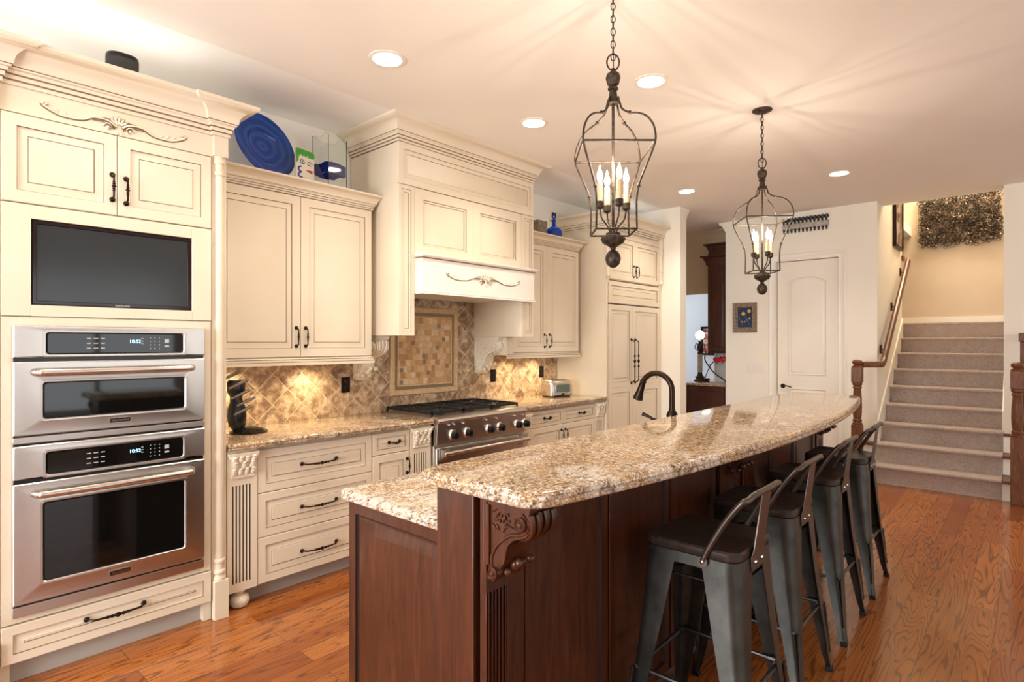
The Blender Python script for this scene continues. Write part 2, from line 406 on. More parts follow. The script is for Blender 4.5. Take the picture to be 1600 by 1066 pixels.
# walls behind the camera with window openings
b = MB(); xs = [-3.2, -1.7, .5, 1.2, 3.4, 4.1, 6.3, 7.48]
for i in range(0, 8, 2): b.box(xs[i], xs[i+1], -4.2, -4.08, 0, H)
b.box(-1.7, 6.3, -4.2, -4.08, 2.5, H); b.box(-1.7, 6.3, -4.2, -4.08, 0, .4)
struct(b.build('wall_front', WALL))
b = MB(); b.box(-2.92, -2.8, -4.08, .5, 0, H); b.box(-2.92, -2.8, 3.1, YW, 0, H); b.box(-2.92, -2.8, .5, 3.1, 2.5, H); b.box(-2.92, -2.8, .5, 3.1, 0, .4)
struct(b.build('wall_left', WALL))
n = 1
for x0, x1 in ((-1.7, .5), (1.2, 3.4), (4.1, 6.3)):
    b = MB()
    for a0, a1 in ((x0, x0+.06), (x1-.06, x1), ((x0+x1)/2-.03, (x0+x1)/2+.03)): b.box(a0, a1, -4.17, -4.10, .4, 2.5)
    b.box(x0, x1, -4.17, -4.10, .4, .46); b.box(x0, x1, -4.17, -4.10, 2.44, 2.5); b.box(x0, x1, -4.17, -4.10, 1.7, 1.73)
    struct(b.build('window_%d' % n, TRIM)); n += 1
b = MB()
for a0, a1 in ((.5, .56), (3.04, 3.1), (1.77, 1.83)): b.box(-2.9, -2.83, a0, a1, .4, 2.5)
b.box(-2.9, -2.83, .5, 3.1, .4, .46); b.box(-2.9, -2.83, .5, 3.1, 2.44, 2.5); struct(b.build('window_4', TRIM))
# baseboards
rbox('baseboard_far', TRIM, XF-.015, XF, 2.36, 2.87, 0, .16)
rbox('baseboard_stub', TRIM, 6.085, 6.1, 2.92, 3.1, 0, .16)
rbox('baseboard_stub_front', TRIM, 6.085, 6.25, 2.905, 2.92, 0, .16)
rbox('baseboard_right', TRIM, 7.345, 7.36, -4.0, -.05, 0, .16)
rbox('baseboard_landing', TRIM, 10.035, 10.05, .18, 1.40, 1.69, 1.80)
# little crown ends seen past the wall corners
CP = [(0, H-.001, 0), (0, H-.12, 0), (.012, H-.12, 0), (.016, H-.10, 0), (.05, H-.05, 0), (.085, H-.03, 0), (.09, H-.001, 0)]
struct(MB().sweep([(6.25, 2.92), (6.25, 4.6)], [(o, z, m) for o, z, m in CP]).build('trim_2', TRIM))
struct(MB().sweep([(7.40, 2.87), (7.28, 2.87)][::-1], [(-o, z, m) for o, z, m in CP]).build('trim_3', TRIM))
struct(MB().sweep([(7.70, 2.88), (7.70, 4.6)], [(-o, z, m) for o, z, m in CP]).build('trim_4', WALLP))

# recessed downlights
def downlight(x, y, label):
    t = thing('downlight', label, 'ceiling light', (x, y, H), 'recessed ceiling downlights')
    MB().lathe([(.098, 0), (.098, -.004), (.078, -.006), (.074, -.001), (.074, 0)], (x, y, H), 32).build('trim_ring', TRIM, t)
    MB().lathe([(.0, -.0015), (.073, -.0015), (.073, -.0005), (0, -.0005)], (x, y, H), 32).build('lens', CANL, t)
    l = bpy.data.lights.new('lamp', 'SPOT'); l.energy = 38 if x > 1 else 22; l.color = (1, .89, .74); l.spot_size = R(125); l.spot_blend = .7; l.shadow_soft_size = .06
    o = bpy.data.objects.new('lamp', l); COL.objects.link(o); o.parent = t; o.location = (0, 0, -.03)
downlight(1.87, 2.575, 'round recessed light in ceiling nearest above the double wall oven')
downlight(.65, 2.575, 'added round recessed ceiling light, unseen, brightening the far left aisle')  # added lamp out of view, brightens the left aisle
downlight(3.058, 1.647, 'round recessed light in ceiling just right of the nearer lantern chain')
downlight(3.094, 2.566, 'round recessed light in ceiling right of the range hood crown')
downlight(5.859, 1.277, 'round recessed light in ceiling to the right of the farther lantern')
downlight(5.527, 2.576, 'small far recessed light in ceiling near the refrigerator cabinet')

# ------------------------------------------------------------------ joinery helpers
def dprof(t=.02, F=.05):
    return [(0, t, 0), (0, .003, 0), (.003, 0, 0), (F, 0, 0), (F+.0025, .006, 1), (F+.006, .0075, 0), (F+.014, .008, 0), (F+.036, .003, 0), (F+.0385, .0055, 1), (F+.041, .002, 0)]
def fprof(t=.02, F=.05):      # flat recessed panel
    return [(0, t, 0), (0, .003, 0), (.003, 0, 0), (F, 0, 0), (F+.0025, .006, 1), (F+.010, .0085, 0), (F+.016, .006, 0), (F+.019, .0095, 1), (F+.022, .0085, 0)]
def handle(name, c, L, axis, parent, y, out=.03, r=.0048, m=None):
    """bar pull; c=(x,z) centre; axis 'x' or 'z'; stands off the face at y"""
    mb = MB(); N = 48; pts = []; rr = []
    for i in range(N+1):
        t = i/N; s = (t-.5)*L
        e = min(t, 1-t)
        d = out*min(1, (e/.10))**.55
        drop = -.006*sin(pi*t) if axis == 'x' else 0
        pts.append((c[0]+s, y-d, c[1]+drop) if axis == 'x' else (c[0], y-d, c[1]+s))
        k = 0
        for cc, w, a in ((.5, .045, 1.15), (.40, .028, .75), (.60, .028, .75), (.32, .016, .7), (.68, .016, .7)):
            k = max(k, a*max(0, 1-((t-cc)/w)**2)**.5)
        rr.append(r*(.85+k))
    mb.tube(pts, rr, 8)
    M = Matrix.Rotation(pi/2, 3, 'X')
    for s in (-.5, .5):
        p = (c[0]+s*L, y, c[1]) if axis == 'x' else (c[0], y, c[1]+s*L)
        mb.lathe([(.012, 0), (.012, .004), (.009, .007), (.004, .010), (.0, .011)], p, 12, M)
    return mb.build(name, m or BRONZE, parent)
def door(parent, x0, x1, z0, z1, y, hc=None, hax='z', hl=.12, F=.05, kind='door', flat=False, t=.02):
    d = MB().rpanel(x0, x1, z0, z1, (fprof if flat else dprof)(t, F), FY(y)).build(kind, [CREAM, GLAZE], parent)
    if hc: handle('handle', hc, hl, hax, d, y)
    return d
def crown_prof(z0, h, p):
    P = [(0, 0, 0), (.006, 0, 0), (.006, .10, 0), (.010, .10, 1), (.012, .13, 1), (.014, .23, 0), (.018, .23, 1), (.020, .26, 1), (.022, .34, 0), (.030, .36, 0), (.033, .40, 0), (.036, .42, 1)]
    n = 8
    for i in range(n+1):
        a = i/n*pi/2
        P.append((.038/.115+0, 0, 0) if 0 else (.038+.062*(1-cos(a)), .44+.40*sin(a), 0))
    P += [(.104, .86, 0), (.115, .90, 0), (.115, 1.0, 0), (0, 1.0, 0)]
    return [(o/.115*p, z0+z*h, m) for o, z, m in P]
def ornament(parent, cx, cz, y, half, name='carved_ornament', s=1.0):
    """applied scroll carving on a face at y"""
    mb = MB()
    for sg in (-1, 1):
        pts = spl([(cx+sg*.012, y, cz-.002), (cx+sg*.04*s, y, cz+.016*s), (cx+sg*.085*s, y, cz+.016*s), (cx+sg*half*.5, y, cz-.004), (cx+sg*half*.75, y, cz-.008), (cx+sg*half*.93, y, cz+.010), (cx+sg*half, y, cz+.026), (cx+sg*(half-.012), y, cz+.032), (cx+sg*(half-.018), y, cz+.024)], 6)
        mb.tube([p+Vector((0, .0015, -.0012)) for p in pts], lambda t: (.0055*(1.0-.35*sin(pi*t))*s+.0008)*1.22, 7, 1)
        mb.tube(pts, lambda t: .0055*(1.0-.35*sin(pi*t))*s+.0008, 7)
        pts = spl([(cx+sg*half*.12, y-.001, cz+.024*s), (cx+sg*half*.25, y-.001, cz+.022*s), (cx+sg*half*.42, y-.001, cz+.002)], 6)
        mb.tube(pts, lambda t: .0026*(1-t)+.0008, 6, 1)
        mb.tube(spl([(cx+sg*.014*s, y-.003, cz-.012*s), (cx+sg*.05*s, y-.003, cz+.006*s), (cx+sg*.09*s, y-.003, cz+.006*s)], 5), .0018*s, 5, 1)
        mb.tube([(cx+sg*(.038*s+.010*s*cos(a*.7)), y-.006, cz-.008*s+.010*s*sin(a*.7)) for a in range(8)], .0016*s, 5, 1)
        # volute
        sp = [(cx+sg*(.038*s+.017*s*(1-a/14)*cos(a*.62)), y-.001, cz-.008*s+.017*s*(1-a/14)*sin(a*.62)) for a in range(0, 13)]
        mb.tube(sp, lambda t: .0042*s*(1-.5*t), 7)
        mb.ell((cx+sg*.038*s, y-.002, cz-.008*s), (.006*s, .006*s, .006*s))
        for k in range(3):
            q = .62+.1*k
            mb.ell((cx+sg*half*q, y, cz+.004+.004*k), (.011, .004, .0045), M=Matrix.Rotation(-sg*.7, 3, 'Y'))
        mb.ell((cx+sg*(half-.012), y, cz+.024), (.008, .005, .008))
    for a in (-.95, -.5, 0, .5, .95):
        mb.ell((cx+sin(a)*.022*s, y+.001, cz+.006*s+cos(a)*.020*s), (.0062*s, .003, .0185*s), m=1, M=Matrix.Rotation(a, 3, 'Y'))
        mb.ell((cx+sin(a)*.022*s, y-.001, cz+.006*s+cos(a)*.020*s), (.004*s, .004, .016*s), M=Matrix.Rotation(a, 3, 'Y'))
    for a in (-.5, .5):
        mb.ell((cx+sin(a)*.014*s, y-.001, cz-.026*s), (.004*s, .004, .010*s), M=Matrix.Rotation(-a, 3, 'Y'))
    return mb.build(name, [CARVE, GLAZE], parent)
def column(parent, x0, x1, yb, z0, z1, zs=None, base=True):
    """quarter-round turned column on a square post"""
    cx = (x0+x1)/2; w = (x1-x0)/2; mb = MB(); y = yb+w*.3
    mb.box(x0, x1, yb-.012, yb+.06, z0, z0+.20) if base else None
    mb.box(x0, x1, yb-.006, yb+.06, z1-.11, z1)
    mb.box(x0, x1, yb+.022, yb+.06, z0, z1)
    a = z0+.20 if base else z0; b = z1-.11; r = w*.80
    pr = [(r*1.1, a), (r*1.15, a+.01), (r*.9, a+.022), (r*.85, a+.028), (r*1.1, a+.036), (r*1.1, a+.046), (r*.80, a+.056), (r*.80, a+.085), (r*1.0, a+.092), (r*1.0, a+.104), (r*.78, a+.112), (r*.78, b-.10), (r*1.0, b-.095), (r*1.0, b-.083), (r*.8, b-.076), (r*.8, b-.04), (r*1.05, b-.032), (r*1.05, b-.02), (r*.9, b-.012), (r*1.1, b)]
    mb.lathe(pr, (cx, y+.012, 0), 20)
    return mb.build('column', CREAM, parent, bevel=.0015)
def pilaster(parent, x0, x1, yf, z0, z1, ctop, cbot, n=6, gz0=None, gz1=None):
    """fluted pilaster with carved capital block"""
    w = x1-x0; mb = MB(); mb.box(x0, x1, yf+.012, yf+.05, z0, z1)
    gz0 = gz0 or z0+.04; gz1 = gz1 or cbot-.03
    mg = w*.16; mb.box(x0, x1, yf, yf+.012, z0, gz0); mb.box(x0, x1, yf, yf+.012, gz1, z1)
    mb.box(x0, x0+mg, yf, yf+.012, gz0, gz1); mb.box(x1-mg, x1, yf, yf+.012, gz0, gz1)
    p = (w-2*mg)/n
    for i in range(n): mb.box(x0+mg+p*i, x0+mg+p*(i+.5), yf+.004, yf+.0121, gz0, gz1, 1); mb.box(x0+mg+p*(i+.5), x0+mg+p*(i+1), yf, yf+.012, gz0, gz1)
    o = mb.build('pilaster', [CREAM, DARKSLOT], parent)
    cm = MB(); cx = (x0+x1)/2; h = ctop-cbot
    L = []
    for t, e, d in ((0, .30, .004), (.08, .40, .012), (.14, .36, .010), (.5, .36, .013), (.8, .42, .022), (.92, .5, .030), (1, .5, .032)):
        z = cbot+h*t; L.append([(cx-w*e, yf-d, z), (cx+w*e, yf-d, z), (cx+w*e, yf+.002, z), (cx-w*e, yf+.002, z)])
    cm.loops(L)
    for rrow, (tz, nn, sz) in enumerate(((.28, 4, .15), (.52, 3, .17), (.74, 4, .13))):
        for i in range(nn):
            u = (i-(nn-1)/2)/nn*.85
            cm.ell((cx+w*u, yf-.016-.005*rrow, cbot+h*tz), (w*.085, .009, h*sz), M=Matrix.Rotation(u*1.1, 3, 'Y') @ Matrix.Rotation(.25, 3, 'X'))
            cm.ell((cx+w*u, yf-.024-.005*rrow, cbot+h*(tz+sz*.75)), (w*.07, .007, h*.045))
    for sg in (-1, 1): cm.lathe([(.0, 0), (w*.10, 0), (w*.10, .012), (w*.05, .016), (0, .017)], (cx+sg*w*.38, yf-.014, cbot+h*.86), 12, Matrix.Rotation(pi/2, 3, 'X'))
    cm.build('carved_capital', CARVE, parent)
    return o
def bun_foot(parent, x, y, z0, z1, r):
    h = z1-z0
    MB().lathe([(r*.55, z0), (r*.8, z0+h*.06), (r, z0+h*.28), (r*1.02, z0+h*.42), (r*1.0, z0+h*.46), (r*.98, z0+h*.50), (r*.8, z0+h*.66), (r*.5, z0+h*.72), (r*.48, z0+h*.80), (r*.75, z0+h*.88), (r*.78, z0+h*.94), (r*.78, z1)], (x, y, 0), 24).build('bun_foot', CARVE, parent)

# ------------------------------------------------------------------ oven tower
YT = 3.163
T = thing('oven_cabinet', 'tall cream oven cabinet with heavy crown at the left end', 'cabinet', (.78, YW, 0))
b = MB()
b.box(.30, .40, YT+.02, YW-.002, 0.0, 2.52); b.box(1.16, 1.255, YT+.02, YW-.002, 0, 2.52)      # sides
b.box(.40, 1.16, YT+.02, YW-.002, .10, .27); b.box(.40, 1.16, YT+.02, YW-.002, 1.535, 1.56); b.box(.40, 1.16, 3.60, YW-.002, .27, 1.535)
b.box(.40, 1.16, YT+.02, YW-.002, 2.0, 2.52); b.box(.40, 1.16, 3.40, YW-.002, 1.56, 2.0)
b.box(.37, .418, YT, YT+.02, .265, 1.552); b.box(1.142, 1.19, YT, YT+.02, .265, 1.552)
b.box(.418, 1.142, YT, YT+.02, .265, .292); b.box(.418, 1.142, YT, YT+.02, 1.512, 1.552)
b.box(.36, 1.20, YT+.001, YT+.02, 2.41, 2.52)
b.build('body', CREAM, T, bevel=.0012)
MB().box(.40, 1.16, YT+.055, YT+.07, 0, .10).build('toe_kick', KICK, T)
door(T, .369, .7765, 2.035, 2.405, YT-.004, (.757, 2.162), 'z', .115)
door(T, .7795, 1.192, 2.035, 2.405, YT-.004, (.812, 2.153), 'z', .115)
dr = MB().rpanel(.369, 1.192, .10, .258, dprof(.02, .038), FY(YT-.004)).build('drawer', [CREAM, GLAZE], T)
handle('handle', (.772, .197), .225, 'x', dr, YT-.004, .034, .0055)
# tv surround panel with an opening
b = MB(); b.box(.369, .466, YT-.004, YT+.016, 1.556, 2.029); b.box(1.10, 1.192, YT-.004, YT+.016, 1.556, 2.029)
b.box(.466, 1.10, YT-.004, YT+.016, 1.556, 1.604); b.box(.466, 1.10, YT-.004, YT+.016, 1.971, 2.029)
b.build('television_surround', CREAM, T, bevel=.002)
for a, c_ in ((.285, .36), (1.20, 1.272)):
    column(T, a, c_, YT-.012, 0, 2.525)
cp = crown_prof(2.52, .164, .115)
b = MB(); b.sweep([(.285, YW-.005), (.285, YT-.02), (.365, YT-.02), (.365, YT), (1.195, YT), (1.195, YT-.02), (1.272, YT-.02), (1.272, YW-.005)], cp)
b.box(.30, 1.26, YT+.01, YW-.006, 2.52, 2.54)
b.build('crown_moulding', [CREAM, GLAZE], T)
ornament(T, .785, 2.447, YT, .285, s=1.15)

TV = thing('television', 'flat black television recessed in the cream cabinet above the ovens', 'television', (.783, YT+.02, 1.604))
b = MB().rpanel(.468, 1.098, 1.606, 1.969, [(0, .05, 0), (0, .004, 0), (.004, 0, 0), (.016, 0, 0), (.018, .004, 0), (.0181, .004, 0)], FY(YT+.002)); b.build('bezel', mat('tv_bezel', rgb('#1B0E10'), .12), TV)
MB().box(.4862, 1.0798, YT+.0055, YT+.006, 1.6242, 1.9508).build('screen', SCREEN, TV)
text('logo', 'SAMSUNG', .013, Matrix.Translation((.80, YT+.0015, 1.614)) @ Matrix.Rotation(pi/2, 4, 'X'), MARK, TV)

# double wall oven
OV = thing('double_wall_oven', 'stainless steel double wall oven with two black glass doors', 'oven', (.778, YT, .29))
YO = 3.133
def rrect(x0, x1, z0, z1, r, n=5):
    out = []
    for cx, cz, a0 in ((x1-r, z1-r, 0), (x0+r, z1-r, pi/2), (x0+r, z0+r, pi), (x1-r, z0+r, 1.5*pi)):
        out += [(cx+r*cos(a0+pi/2*k/n), cz+r*sin(a0+pi/2*k/n)) for k in range(n+1)]
    return out
def steelface(x0, x1, z0, z1, wx0, wx1, wz0, wz1, y, t=.028, parent=None, name='door'):
    """steel slab with bowed left and right margins and an inset window surround"""
    mb = MB(); L = []
    o = rrect(x0, x1, z0, z1, .002); 
    L.append([(p[0], y+t, p[1]) for p in o]); L.append([(p[0], y+.004, p[1]) for p in o])
    o2 = rrect(x0+.004, x1-.004, z0+.004, z1-.004, .002); L.append([(p[0], y, p[1]) for p in o2])
    for e, d in ((.016, 0), (.012, -.0012), (.005, -.0008), (0, .006)):
        q = rrect(wx0-e, wx1+e, wz0-e, wz1+e, .012); L.append([(p[0], y+d, p[1]) for p in q])
    mb.loops(L, cap1=False); mb.loops([L[-1], [(p[0], p[1]+.012, p[2]) for p in L[-1]]], cap0=False)
    return mb.build(name, STEEL, parent, smooth=15)
def glasspane(x0, x1, z0, z1, y, parent, name='window'):
    q = rrect(x0, x1, z0, z1, .011); return MB().loops([[(p[0], y+.006, p[1]) for p in q], [(p[0], y, p[1]) for p in q]]).build(name, BGLASS, parent)
def ovenbar(x0, x1, z, y, parent, r=.0165):
    pts = spl([(x0, y, z), (x0+.012, y-.035, z), (x0+.05, y-.048, z), ((x0+x1)/2, y-.056, z), (x1-.05, y-.048, z), (x1-.012, y-.035, z), (x1, y, z)], 8)
    return MB().tube(pts, r, 14).build('handle', STEELB, parent)
MB().box(.424, 1.136, YO+.028, 3.58, .30, 1.505).build('casing', STEEL, OV)
def controls(z0, z1, wz0, wz1, tag_):
    p = steelface(.403, 1.152, z0, z1, .515, 1.048, wz0, wz1, YO, parent=OV, name='control_panel')
    g = glasspane(.517, 1.046, wz0+.002, wz1-.002, YO+.001, p, 'display'); zc = (wz0+wz1)/2
    text('clock', '10:52', .022, Matrix.Translation((.842, YO, zc+.008)) @ Matrix.Rotation(pi/2, 4, 'X'), LED, p)
    R_ = [(.655+i*.026, .671+i*.026, zc-.024+j*.022, zc-.020+j*.022) for i in range(3) for j in range(3)]
    R_ += [(.904+i*.019, .908+i*.019, zc-.027+j*.017, zc-.023+j*.017) for i in range(3) for j in range(4)]
    R_ += [(.868, .876, zc-.004+j*.012, zc+j*.012) for j in range(3)]+[(.966, .986, zc+.002, zc+.020), (.966, .986, zc-.018, zc-.010)]
    for a, c_, e, f in R_: MB().box(a, c_, YO-.0004, YO+.001, e, f).build('button', MARK, p)
controls(1.380, 1.516, 1.396, 1.484, 0)
controls(.868, 1.008, .880, .970, 1)
def badge(z, parent):
    q = rrect(.738, .826, z-.0125, z+.0125, .004); MB().loops([[(p[0], YO+.001, p[1]) for p in q], [(p[0], YO-.003, p[1]) for p in q]]).build('badge', CHROME, parent)
    q = rrect(.742, .822, z-.009, z+.009, .002); MB().loops([[(p[0], YO-.0029, p[1]) for p in q], [(p[0], YO-.0036, p[1]) for p in q]]).build('badge_field', BLACK, parent)
    text('brand_lettering', 'KitchenAid', .015, Matrix.Translation((.782, YO-.0040, z)) @ Matrix.Rotation(pi/2, 4, 'X'), CHROME, parent)
p = steelface(.403, 1.152, 1.052, 1.362, .505, 1.055, 1.120, 1.270, YO, parent=OV); glasspane(.507, 1.053, 1.122, 1.268, YO+.003, p); ovenbar(.475, 1.087, 1.318, YO, p); badge(1.086, p)
p = steelface(.403, 1.152, .345, .850, .505, 1.055, .424, .757, YO, parent=OV); glasspane(.507, 1.053, .426, .755, YO+.003, p); ovenbar(.475, 1.087, .804, YO, p); badge(.385, p)
MB().box(.403, 1.152, YO+.004, YO+.028, 1.018, 1.045).build('trim_strip', STEEL, OV, bevel=.002); MB().box(.403, 1.152, YO+.012, YO+.028, .292, .335).build('trim_strip', STEEL, OV, bevel=.002)
b = MB(); b.box(.407, 1.148, YO+.016, YO+.028, .335, 1.512); b.build('door_gap', BLACK, OV)

# speaker on top
sp_ = thing('smart_speaker', 'small black fabric speaker on top of the tall oven cabinet', 'speaker', (.80, 3.17, 2.685))
q = rrect(-.066, .066, -.05, .05, .049, 8)
def sq(s, z): return [(.80+p[0]*s, 3.17+p[1]*s, z) for p in q]
MB().loops([sq(.93, 2.685), sq(.99, 2.692), sq(1, 2.70), sq(1, 2.765)]).build('grille', mat('speaker_fabric', rgb('#3E3E3C'), .85), sp_)
MB().loops([sq(1, 2.7655), sq(1, 2.776), sq(.97, 2.784), sq(.88, 2.787)]).build('top_cap', BLACK, sp_)

# ------------------------------------------------------------------ upper cabinets
YU = 3.434
def upper(name, label, x0, x1, seam, xr0, crown_path, h1, h2, extra=None):
    t = thing(name, label, 'cabinet', ((x0+x1)/2, YW, 1.35))
    b = MB(); b.box(x0, x1, YU+.02, YW-.012, 1.335, 2.40)
    if extra: extra(b)
    b.build('body', CREAM, t, bevel=.001)
    door(t, x0+.003, seam-.002, 1.352, 2.366, YU, h1, 'z', .115, .055)
    door(t, seam+.002, x1-.004, 1.352, 2.366, YU, h2, 'z', .115, .055)
    r = MB(); pr = [(0, 1.30, 0), (.012, 1.30, 0), (.012, 1.318, 0), (.008, 1.322, 1), (.008, 1.334, 0), (.003, 1.339, 1), (0, 1.345, 0)]
    r.sweep([(xr0, YU), (x1, YU), (x1, YW-.012)], pr); r.box(xr0, x1-.001, YU+.001, YW-.02, 1.33, 1.337); r.build('light_rail', [CREAM, GLAZE], t)
    c_ = MB(); c_.sweep(crown_path, crown_prof(2.37, .095, .075)); c_.box(crown_path[0][0], x1-.002, YU+.002, YW-.012, 2.40, 2.42)
    c_.build('crown_moulding', [CREAM, GLAZE], t)
    return t
upper('wall_cabinet', 'cream two-door wall cabinet between the oven cabinet and the hood', 1.285, 2.366, 1.832, 1.285, [(1.285, YU), (2.366, YU), (2.366, YW-.012)], (1.802, 1.478), (1.865, 1.478))
upper('wall_cabinet', 'cream two-door wall cabinet right of the hood, above the toaster', 3.852, 4.861, 4.340, 3.765, [(3.852, YU), (4.861, YU), (4.861, YW-.012)], (4.300, 1.46), (4.378, 1.46),
      lambda b: b.box(3.765, 3.852, YU, YW-.012, 1.335, 1.488))

# ------------------------------------------------------------------ range hood
YH = 3.193
HD = thing('range_hood', 'tall cream wooden range hood with deep crown reaching the ceiling', 'range hood', (3.13, YW, 1.49))
b = MB()
b.box(2.412, 3.845, YH+.02, YW-.012, 2.53, 2.815); b.box(2.412, 2.546, YH+.02, YW-.012, 1.492, 2.53); b.box(3.695, 3.845, YH+.02, YW-.012, 1.492, 2.53)
b.box(2.546, 3.695, YH+.02, 3.50, 2.06, 2.53); b.box(2.546, 3.695, 3.50, YW-.012, 1.86, 2.06)
b.build('body', CREAM, HD, bevel=.001)
MB().rpanel(2.410, 3.847, 2.532, 2.818, [(0, .02, 0), (0, .001, 0), (.001, 0, 0), (.045, 0, 0), (.047, .004, 1), (.052, .005, 0), (.075, .003, 0), (.077, .006, 1), (.080, .004, 0)], FY(YH)).build('top_panel', [CREAM, GLAZE], HD)
for a, c_ in ((2.410, 2.548), (3.693, 3.847)):
    MB().rpanel(a, c_, 1.491, 2.528, [(0, .02, 0), (0, .001, 0), (.001, 0, 0), (.028, 0, 0), (.030, .004, 1), (.035, .005, 0), (.048, .003, 0), (.050, .006, 1), (.052, .004, 0)], FY(YH)).build('leg_panel', [CREAM, GLAZE], HD)
b = MB()
b.rpanel(2.551, 3.119, 2.055, 2.526, fprof(.02, .072), FY(YH)); b.rpanel(3.1192, 3.690, 2.055, 2.526, fprof(.02, .072), FY(YH))
b.build('middle_panel', [CREAM, GLAZE], HD)
b = MB(); b.sweep([(2.412, YW-.012), (2.412, YH), (3.845, YH), (3.845, YW-.012)], crown_prof(2.82, .1515, .112)); b.build('crown_moulding', [CREAM, GLAZE], HD)
# valance
b = MB(); YV = YH-.055
b.box(2.575, 3.79, YV, YH-.002, 1.80, 2.04); b.box(2.549, 3.69, YH-.0015, YH+.03, 1.79, 2.054); b.box(2.60, 3.67, YH+.03, 3.72, 1.80, 1.84)
b.sweep([(2.565, YH-.001), (2.575, YV), (3.79, YV), (3.80, YH-.001)], [(0, 2.03, 0), (.012, 2.032, 0), (.012, 2.040, 1), (.022, 2.048, 0), (.026, 2.055, 0), (.026, 2.064, 0), (0, 2.064, 0)])
b.sweep([(2.565, YH-.001), (2.575, YV), (3.79, YV), (3.80, YH-.001)], [(0, 1.785, 0), (.014, 1.785, 0), (.014, 1.797, 0), (.004, 1.80, 1), (.004, 1.806, 0), (0, 1.81, 0)])
b.box(2.575, 3.79, YV, YH-.002, 1.785, 1.80)
b.build('valance', [TRIM, GLAZE], HD)
ornament(HD, 3.20, 1.915, YV, .40, s=1.35)
def corbel(parent, x0, x1, yw, z0, z1, dep, m, mg, name='corbel', rich=True):
    """carved S-scroll bracket, projects toward -y from yw"""
    w = x1-x0; h = z1-z0; mb = MB(); D = dep
    S_ = [(0, .985), (.95, .985), (.95, .935), (.955, .93), (.955, .90), (.93, .885), (.96, .84), (.975, .77), (.95, .69), (.86, .62), (.72, .585), (.58, .55), (.47, .48), (.42, .40), (.40, .32), (.36, .25), (.30, .20), (.26, .13), (.20, .06), (.12, 0), (0, .05)]
    P = [(a*D, z0+c_*h) for a, c_ in S_]
    i = w*.07
    mb.prism(P, lambda p: (x0+i, yw-p[0], p[1]), lambda p: (x1-i, yw-p[0], p[1]))
    mb.box(x0, x1, yw-D*1.0, yw, z1-h*.065, z1); mb.box(x0+i*.5, x1-i*.5, yw-D*.965, yw, z1-h*.10, z1-h*.065)
    mb.box(x0, x0+w*.02+i, yw-D*.06, yw, z0+h*.2, z1-h*.1)
    mb.box(x0+i*.4, x1-i*.4, yw-D*.17, yw-.0, z0+h*.03, z0+h*.10)
    MX = Matrix.Rotation(pi/2, 3, 'Y')
    def vol(yc, zc, r):   # volute cylinder across the width plus button
        mb.lathe([(0, 0), (r, 0), (r, w), (0, w)], (x0, yc, zc), 16, MX)
        mb.lathe([(r*1.0, -.004), (r*.8, -.007), (r*.6, -.003), (r*.45, -.006), (r*.3, -.010), (0, -.011)], (x0, yc, zc), 14, MX)
    vol(yw-D*.80, z1-h*.235, h*.085); vol(yw-D*.17, z0+h*.125, h*.07)
    # S ridge along the side edges
    ridge = spl([(D*.70, .79), (D*.86, .82), (D*.90, .70), (D*.74, .63), (D*.50, .60), (D*.30, .50), (D*.14, .40), (D*.07, .28), (D*.08, .17)], 6)if 0 else None
    pts = [(.80, .875), (.91, .80), (.90, .70), (.74, .64), (.55, .61), (.36, .53), (.20, .43), (.10, .30), (.09, .18)]
    for xx in (x0+i*.9, x1-i*.9):
        mb.tube(spl([(xx, yw-a*D, z0+c_*h) for a, c_ in pts], 5), w*.045, 6)
        mb.tube(spl([(xx, yw-a*D, z0+c_*h) for a, c_ in [(.62, .80), (.70, .70), (.62, .68), (.48, .70), (.38, .66), (.36, .62)]], 4), w*.035, 6)
    # leaf spray on the side
    for (a, c_, ang, l) in ((.16, .84, -1.0, .09), (.24, .80, -.7, .10), (.20, .74, -1.4, .10), (.15, .66, -2.2, .10), (.24, .66, -2.5, .08), (.33, .80, -.2, .05), (.42, .79, .3, .06), (.48, .83, .9, .05), (.50, .76, 1.6, .05), (.44, .72, 2.4, .05), (.37, .74, 2.9, .045), (.30, .74, 0, .05)):
        mb.ell((x0+i*.8, yw-a*D, z0+c_*h), (.004, h*.012, h*l*.5), 8, 5, M=Matrix.Rotation(-ang, 3, 'X'))
    # acanthus folds on the front
    for k in range(7):
        u = (k-3)/6; xc = (x0+x1)/2+u*w*.8
        pts = [(.97, .90), (1.0, .80), (.97, .71), (.88, .64), (.76, .59), (.62, .555), (.50, .50)]
        mb.tube(spl([(xc*(1-t_*.35)+(x0+x1)/2*t_*.35, yw-a*D-(.006 if k % 2 else 0), z0+c_*h-abs(u)*h*.04) for (a, c_), t_ in zip(pts, [0, .1, .3, .6, 1, 1.5, 2])], 4), lambda t: w*.075*(1-.5*t), 7)
    # beads below
    for a, c_, r in ((.38, .20, .075), (.58, .27, .05), (.30, .12, .05)):
        for u in ((.3, .7) if r < .06 else (.5,)): mb.ell((x0+w*u, yw-a*D, z0+c_*h), (h*r*1.1, h*r, h*r), 12, 8)
    return mb.build(name, m, parent)
corbel(HD, 2.425, 2.54, YW-.012, 1.16, 1.491, .30, CARVE, GLAZE)
corbel(HD, 3.70, 3.83, YW-.012, 1.16, 1.491, .30, CARVE, GLAZE)

